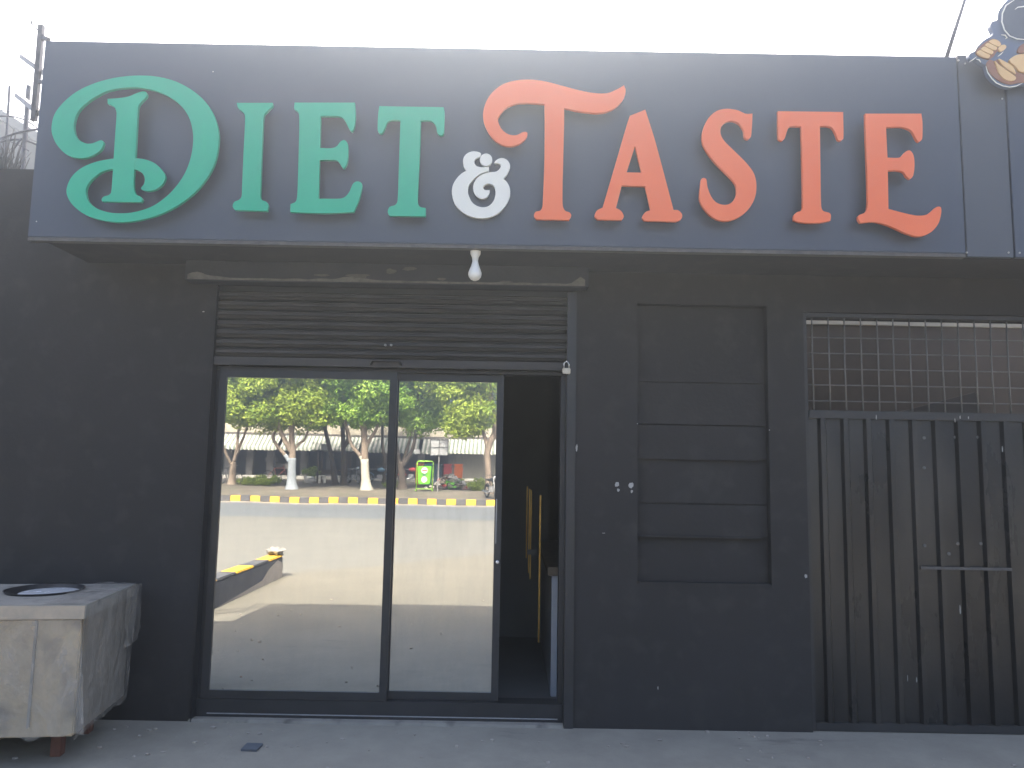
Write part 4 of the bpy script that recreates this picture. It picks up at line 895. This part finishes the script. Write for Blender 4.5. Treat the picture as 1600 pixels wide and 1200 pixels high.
put(motorcycle('motorcycle with a pale blue tank right of the white tree trunk', M['blue']), verge_pt(592,752,41), .1)
put(motorcycle('motorcycle in the shade behind the many-stemmed tree', M['bin_r']), verge_pt(640,752,42), .4)
# snack stall
c = verge_pt(514,750,41.5); st = empty('snack_stall', c, 'small dark snack stall with posts and flat roof beside the trees', 'stall')
xa_, xb_ = ref(498,740,41.5).x, ref(531,740,41.5).x; zr = ref(514,706,41.5).z; zt_ = ref(514,734,41.5).z
for x in (xa_, xb_+.5):
    for y in (c.y-.6, c.y+.4): box('post', M['wood'], st, x-.05, x+.05, y-.05, y+.05, c.z-.1, zr)
box('roof', M['beamd'], st, xa_-.3, xb_+.9, c.y-.9, c.y+.7, zr, zr+.08); box('table_top', M['wood'], st, xa_, xb_, c.y-.5, c.y+.3, zt_-.06, zt_)
box('table_front', M['wood'], st, xa_+.1, xb_-.1, c.y+.1, c.y+.14, c.z+.45, zt_-.07)
a, b_ = ref(502,694,41.2), ref(512,703,41.2); o = box('notice_board', M['signw'], None, a.x, b_.x, a.y-.02, a.y+.02, b_.z, a.z); tag(o, 'small pale notice board hung under the awning above the snack stall', 'board')
for k, px in enumerate((503,526)):
    q = verge_pt(px,750,40.6); s_ = empty('stool', q, ['white stool at the left post of the snack stall','white stool at the right of the snack stall'][k], 'stool', 'white stools at the snack stall')
    box('seat', M['white'], s_, q.x-.2, q.x+.2, q.y-.2, q.y+.2, q.z+.36, q.z+.42, bevel=.02)
    for dx in (-.15,.15):
        for dy in (-.15,.15): box('leg', M['white'], s_, q.x+dx-.025, q.x+dx+.025, q.y+dy-.025, q.y+dy+.025, q.z-.05, q.z+.36)
q = verge_pt(484,752,40); o = MB().blob(q+Vector((0,0,.16)), .34, .2, .2, seed=4, amp=.4, n=12, m=8).build('rubbish_bag', M['chip'], smooth=True); tag(o, 'white crumpled bag lying right of the blue-washed tree', 'bag')
# green litter bin swinging in a tube frame
c = verge_pt(665,761,33.6); lb_ = empty('litter_bin', c, 'lime green litter bin hung in a tube frame on the verge', 'litter bin')
p0, p1 = ref(651,720,33.6), ref(677,717,33.6); zt_ = p0.z
fm2 = MB()
for x in (p0.x, p1.x):
    pass
fm2.tube([(p0.x,c.y,c.z-.06),(p0.x,c.y,zt_-.06),(p0.x+.06,c.y,zt_),(p1.x-.06,c.y,zt_),(p1.x,c.y,zt_-.06),(p1.x,c.y,c.z-.06)], .028, 8)
fm2.tube([(p0.x-.03,c.y-.3,c.z+.02),(p0.x-.03,c.y+.3,c.z+.02)], .022, 6).tube([(p1.x+.03,c.y-.3,c.z+.02),(p1.x+.03,c.y+.3,c.z+.02)], .022, 6).tube([(p0.x,c.y,c.z+.10),(p1.x,c.y,c.z+.10)], .02, 6)
fm2.build('tube_frame', M['limef'], lb_, smooth=True)
za_, zb_ = ref(664,728,33.6).z, ref(664,757,33.6).z; xm = (p0.x+p1.x)/2; hw = (p1.x-p0.x)/2-.07
bd = MB().add([(xm-hw,c.y-.22,za_),(xm+hw,c.y-.22,za_),(xm+hw,c.y+.22,za_),(xm-hw,c.y+.22,za_),(xm-hw*.86,c.y-.17,zb_),(xm+hw*.86,c.y-.17,zb_),(xm+hw*.86,c.y+.17,zb_),(xm-hw*.86,c.y+.17,zb_)], [(0,1,2,3),(4,7,6,5),(0,4,5,1),(1,5,6,2),(2,6,7,3),(3,7,4,0)]).build('bin_body', M['lime'], lb_, bevel=.03)
MB().lathe((xm,c.y+.215,za_-.22), [(.16,0),(.16,.012),(.02,.014)], 20, (0,1,0)).build('round_sticker', M['white'], bd)
MB().box(xm-.13,xm+.13,c.y+.231,c.y+.236,za_-.25,za_-.19).build('red_print', M['bin_r'], bd)
MB().lathe((xm,c.y+.195,za_-.68), [(.15,0),(.15,.012),(.02,.014)], 20, (0,1,0)).build('round_sticker', M['white'], bd)
MB().box(xm-.10,xm+.10,c.y+.206,c.y+.212,za_-.48,za_-.43).build('dark_print', M['bin_b'], bd)
# wheeled bins
def wbin(px, label, mat, Yv=37.5):
    c = verge_pt(px,748,Yv); t = empty('wheeled_bin', c, label, 'bin', 'wheeled bins in a row'); h = 1.16
    MB().add([(c.x-.18,c.y-.25,c.z+.05),(c.x+.18,c.y-.25,c.z+.05),(c.x+.18,c.y+.22,c.z+.05),(c.x-.18,c.y+.22,c.z+.05),(c.x-.24,c.y-.33,c.z+h),(c.x+.24,c.y-.33,c.z+h),(c.x+.24,c.y+.30,c.z+h),(c.x-.24,c.y+.30,c.z+h)], [(0,3,2,1),(4,5,6,7),(0,1,5,4),(1,2,6,5),(2,3,7,6),(3,0,4,7)]).build('bin_body', mat, t, bevel=.07)
    MB().box(c.x-.26,c.x+.26,c.y-.38,c.y+.36,c.z+h,c.z+h+.11).build('lid', mat, t, bevel=.05)
    for dx in (-.20,.20): MB().lathe((c.x+dx-.03,c.y-.28,c.z+.09), [(.10,0),(.10,.06)], 14, (1,0,0)).build('wheel', M['rubber'], t)
wbin(654,'orange-brown wheeled bin behind the green litter bin', M['bin_o'], 39); wbin(669,'teal wheeled bin showing above the green litter bin', M['bin_t'], 38.5); wbin(684,'dark blue-grey wheeled bin right of the green litter bin', M['bin_b']); wbin(700,'red wheeled bin behind the rubbish heap', M['bin_r']); wbin(717,'bright orange wheeled bin at the right end of the row', M['bin_o'])
# rubbish heap
r = random.Random(9); c = verge_pt(703,754,36); hp = empty('rubbish_heap', c, 'heap of mixed rubbish bags in front of the bins', 'rubbish heap')
for k in range(70):
    dx = r.gauss(0,.5); h = max(0,.8-abs(dx)*.7)*r.random()
    s_ = r.uniform(.07,.17); MB().blob((c.x+dx, c.y+r.gauss(0,.25), c.z+.04+h), s_*1.3, s_, s_*.8, seed=k, amp=.45, n=7, m=5).build('litter_piece', M[['cloth','plaster','chip','bin_r','verge','lime','plinth','kerb_c'][r.choice([0,0,1,1,2,3,4,4,5,6,7,7])]], hp)
# board of four panes on a post
c = ref(686,698,33); bz0, bz1 = ref(686,711,33).z, ref(686,686,33).z; bx0, bx1 = ref(672,698,33).x, ref(700,698,33).x
t = empty('pane_board', (c.x, c.y, vz(c.y)), 'grey board of four panes on a post above the green bin', 'board')
box('post', M['pillar'], t, bx0+.42, bx0+.48, c.y-.08, c.y-.02, vz(c.y)-.1, bz1)
mx_, mz_ = (bx0+bx1)/2, (bz0+bz1)/2
for (a0, a1, b0, b1) in ((bx0,mx_,bz0,mz_),(mx_,bx1,bz0,mz_),(bx0,mx_,mz_,bz1),(mx_,bx1,mz_,bz1)): box('pane', M['signw'], t, a0+.02, a1-.02, c.y, c.y+.02, b0+.02, b1-.02)
m = MB(); 
for x in (bx0, mx_, bx1): m.box(x-.02, x+.02, c.y-.01, c.y+.04, bz0-.02, bz1+.02)
for z in (bz0, mz_, bz1): m.box(bx0, bx1, c.y-.012, c.y+.038, z-.02, z+.02)
m.build('frame', M['black'], t)
a, b_ = ref(646,701,42), ref(655,708,42); o = box('notice_board', M['signw'], None, a.x, b_.x, a.y, a.y+.04, b_.z, a.z); tag(o, 'small pale notice board left of the four pane board', 'board')
# weeds
for k, (px, py, Yv, w_, h_, lab) in enumerate(((395,753,37,1.3,.35,'low yellow-green weeds left of the blue-washed tree'),(420,752,38,.8,.45,'taller weeds beside the pink bicycle'),(485,748,41,.5,1.0,'upright yellow-green plant left of the snack stall'),(735,752,37,1.0,.6,'green weeds in front of the closed shutter'),(750,757,35,.8,.45,'dark weeds near the right edge of the glass'),(612,756,37,.5,.3,'weeds behind the mullion'))):
    c = verge_pt(px, py, Yv); r = random.Random(500+k); t = empty('weed_plant', c, lab, 'plant', 'weeds on the verge')
    stm = MB()
    for _ in range(14):
        p = c+Vector((r.uniform(-w_,w_)*.7, r.uniform(-.3,.3), -.03)); stm.tube([p, p+Vector((r.uniform(-.1,.1), r.uniform(-.1,.1), h_*.9))], [.01,.004], 4)
    stm.build('stems', M['weed'], t)
    cl = [(c+Vector((r.uniform(-w_,w_)*.75, r.uniform(-.3,.3), h_*r.uniform(.2,.8))), r.uniform(.14,.26), .8) for _ in range(int(14*w_)+4)]
    leaves('foliage', M['leaf'], cl, t, r, 420, .07)

# ------------------------------------------------------------------ haze volume added to give the lens glare veil
hz = MB().box(-92, 92, -112, 62, -1.0, 13.0).build('haze', None); tag(hz, 'thin sunlit dust haze over the street', None, kind='stuff')
hm = bpy.data.materials.new('dust_haze'); hm.use_nodes = True; t = hm.node_tree; t.nodes.clear()
o_ = t.nodes.new('ShaderNodeOutputMaterial'); pv = t.nodes.new('ShaderNodeVolumePrincipled')
pv.inputs['Color'].default_value = (.82,.91,1,1); pv.inputs['Density'].default_value = .0105; pv.inputs['Anisotropy'].default_value = .865
t.links.new(pv.outputs[0], o_.inputs['Volume']); hz.data.materials.append(hm)
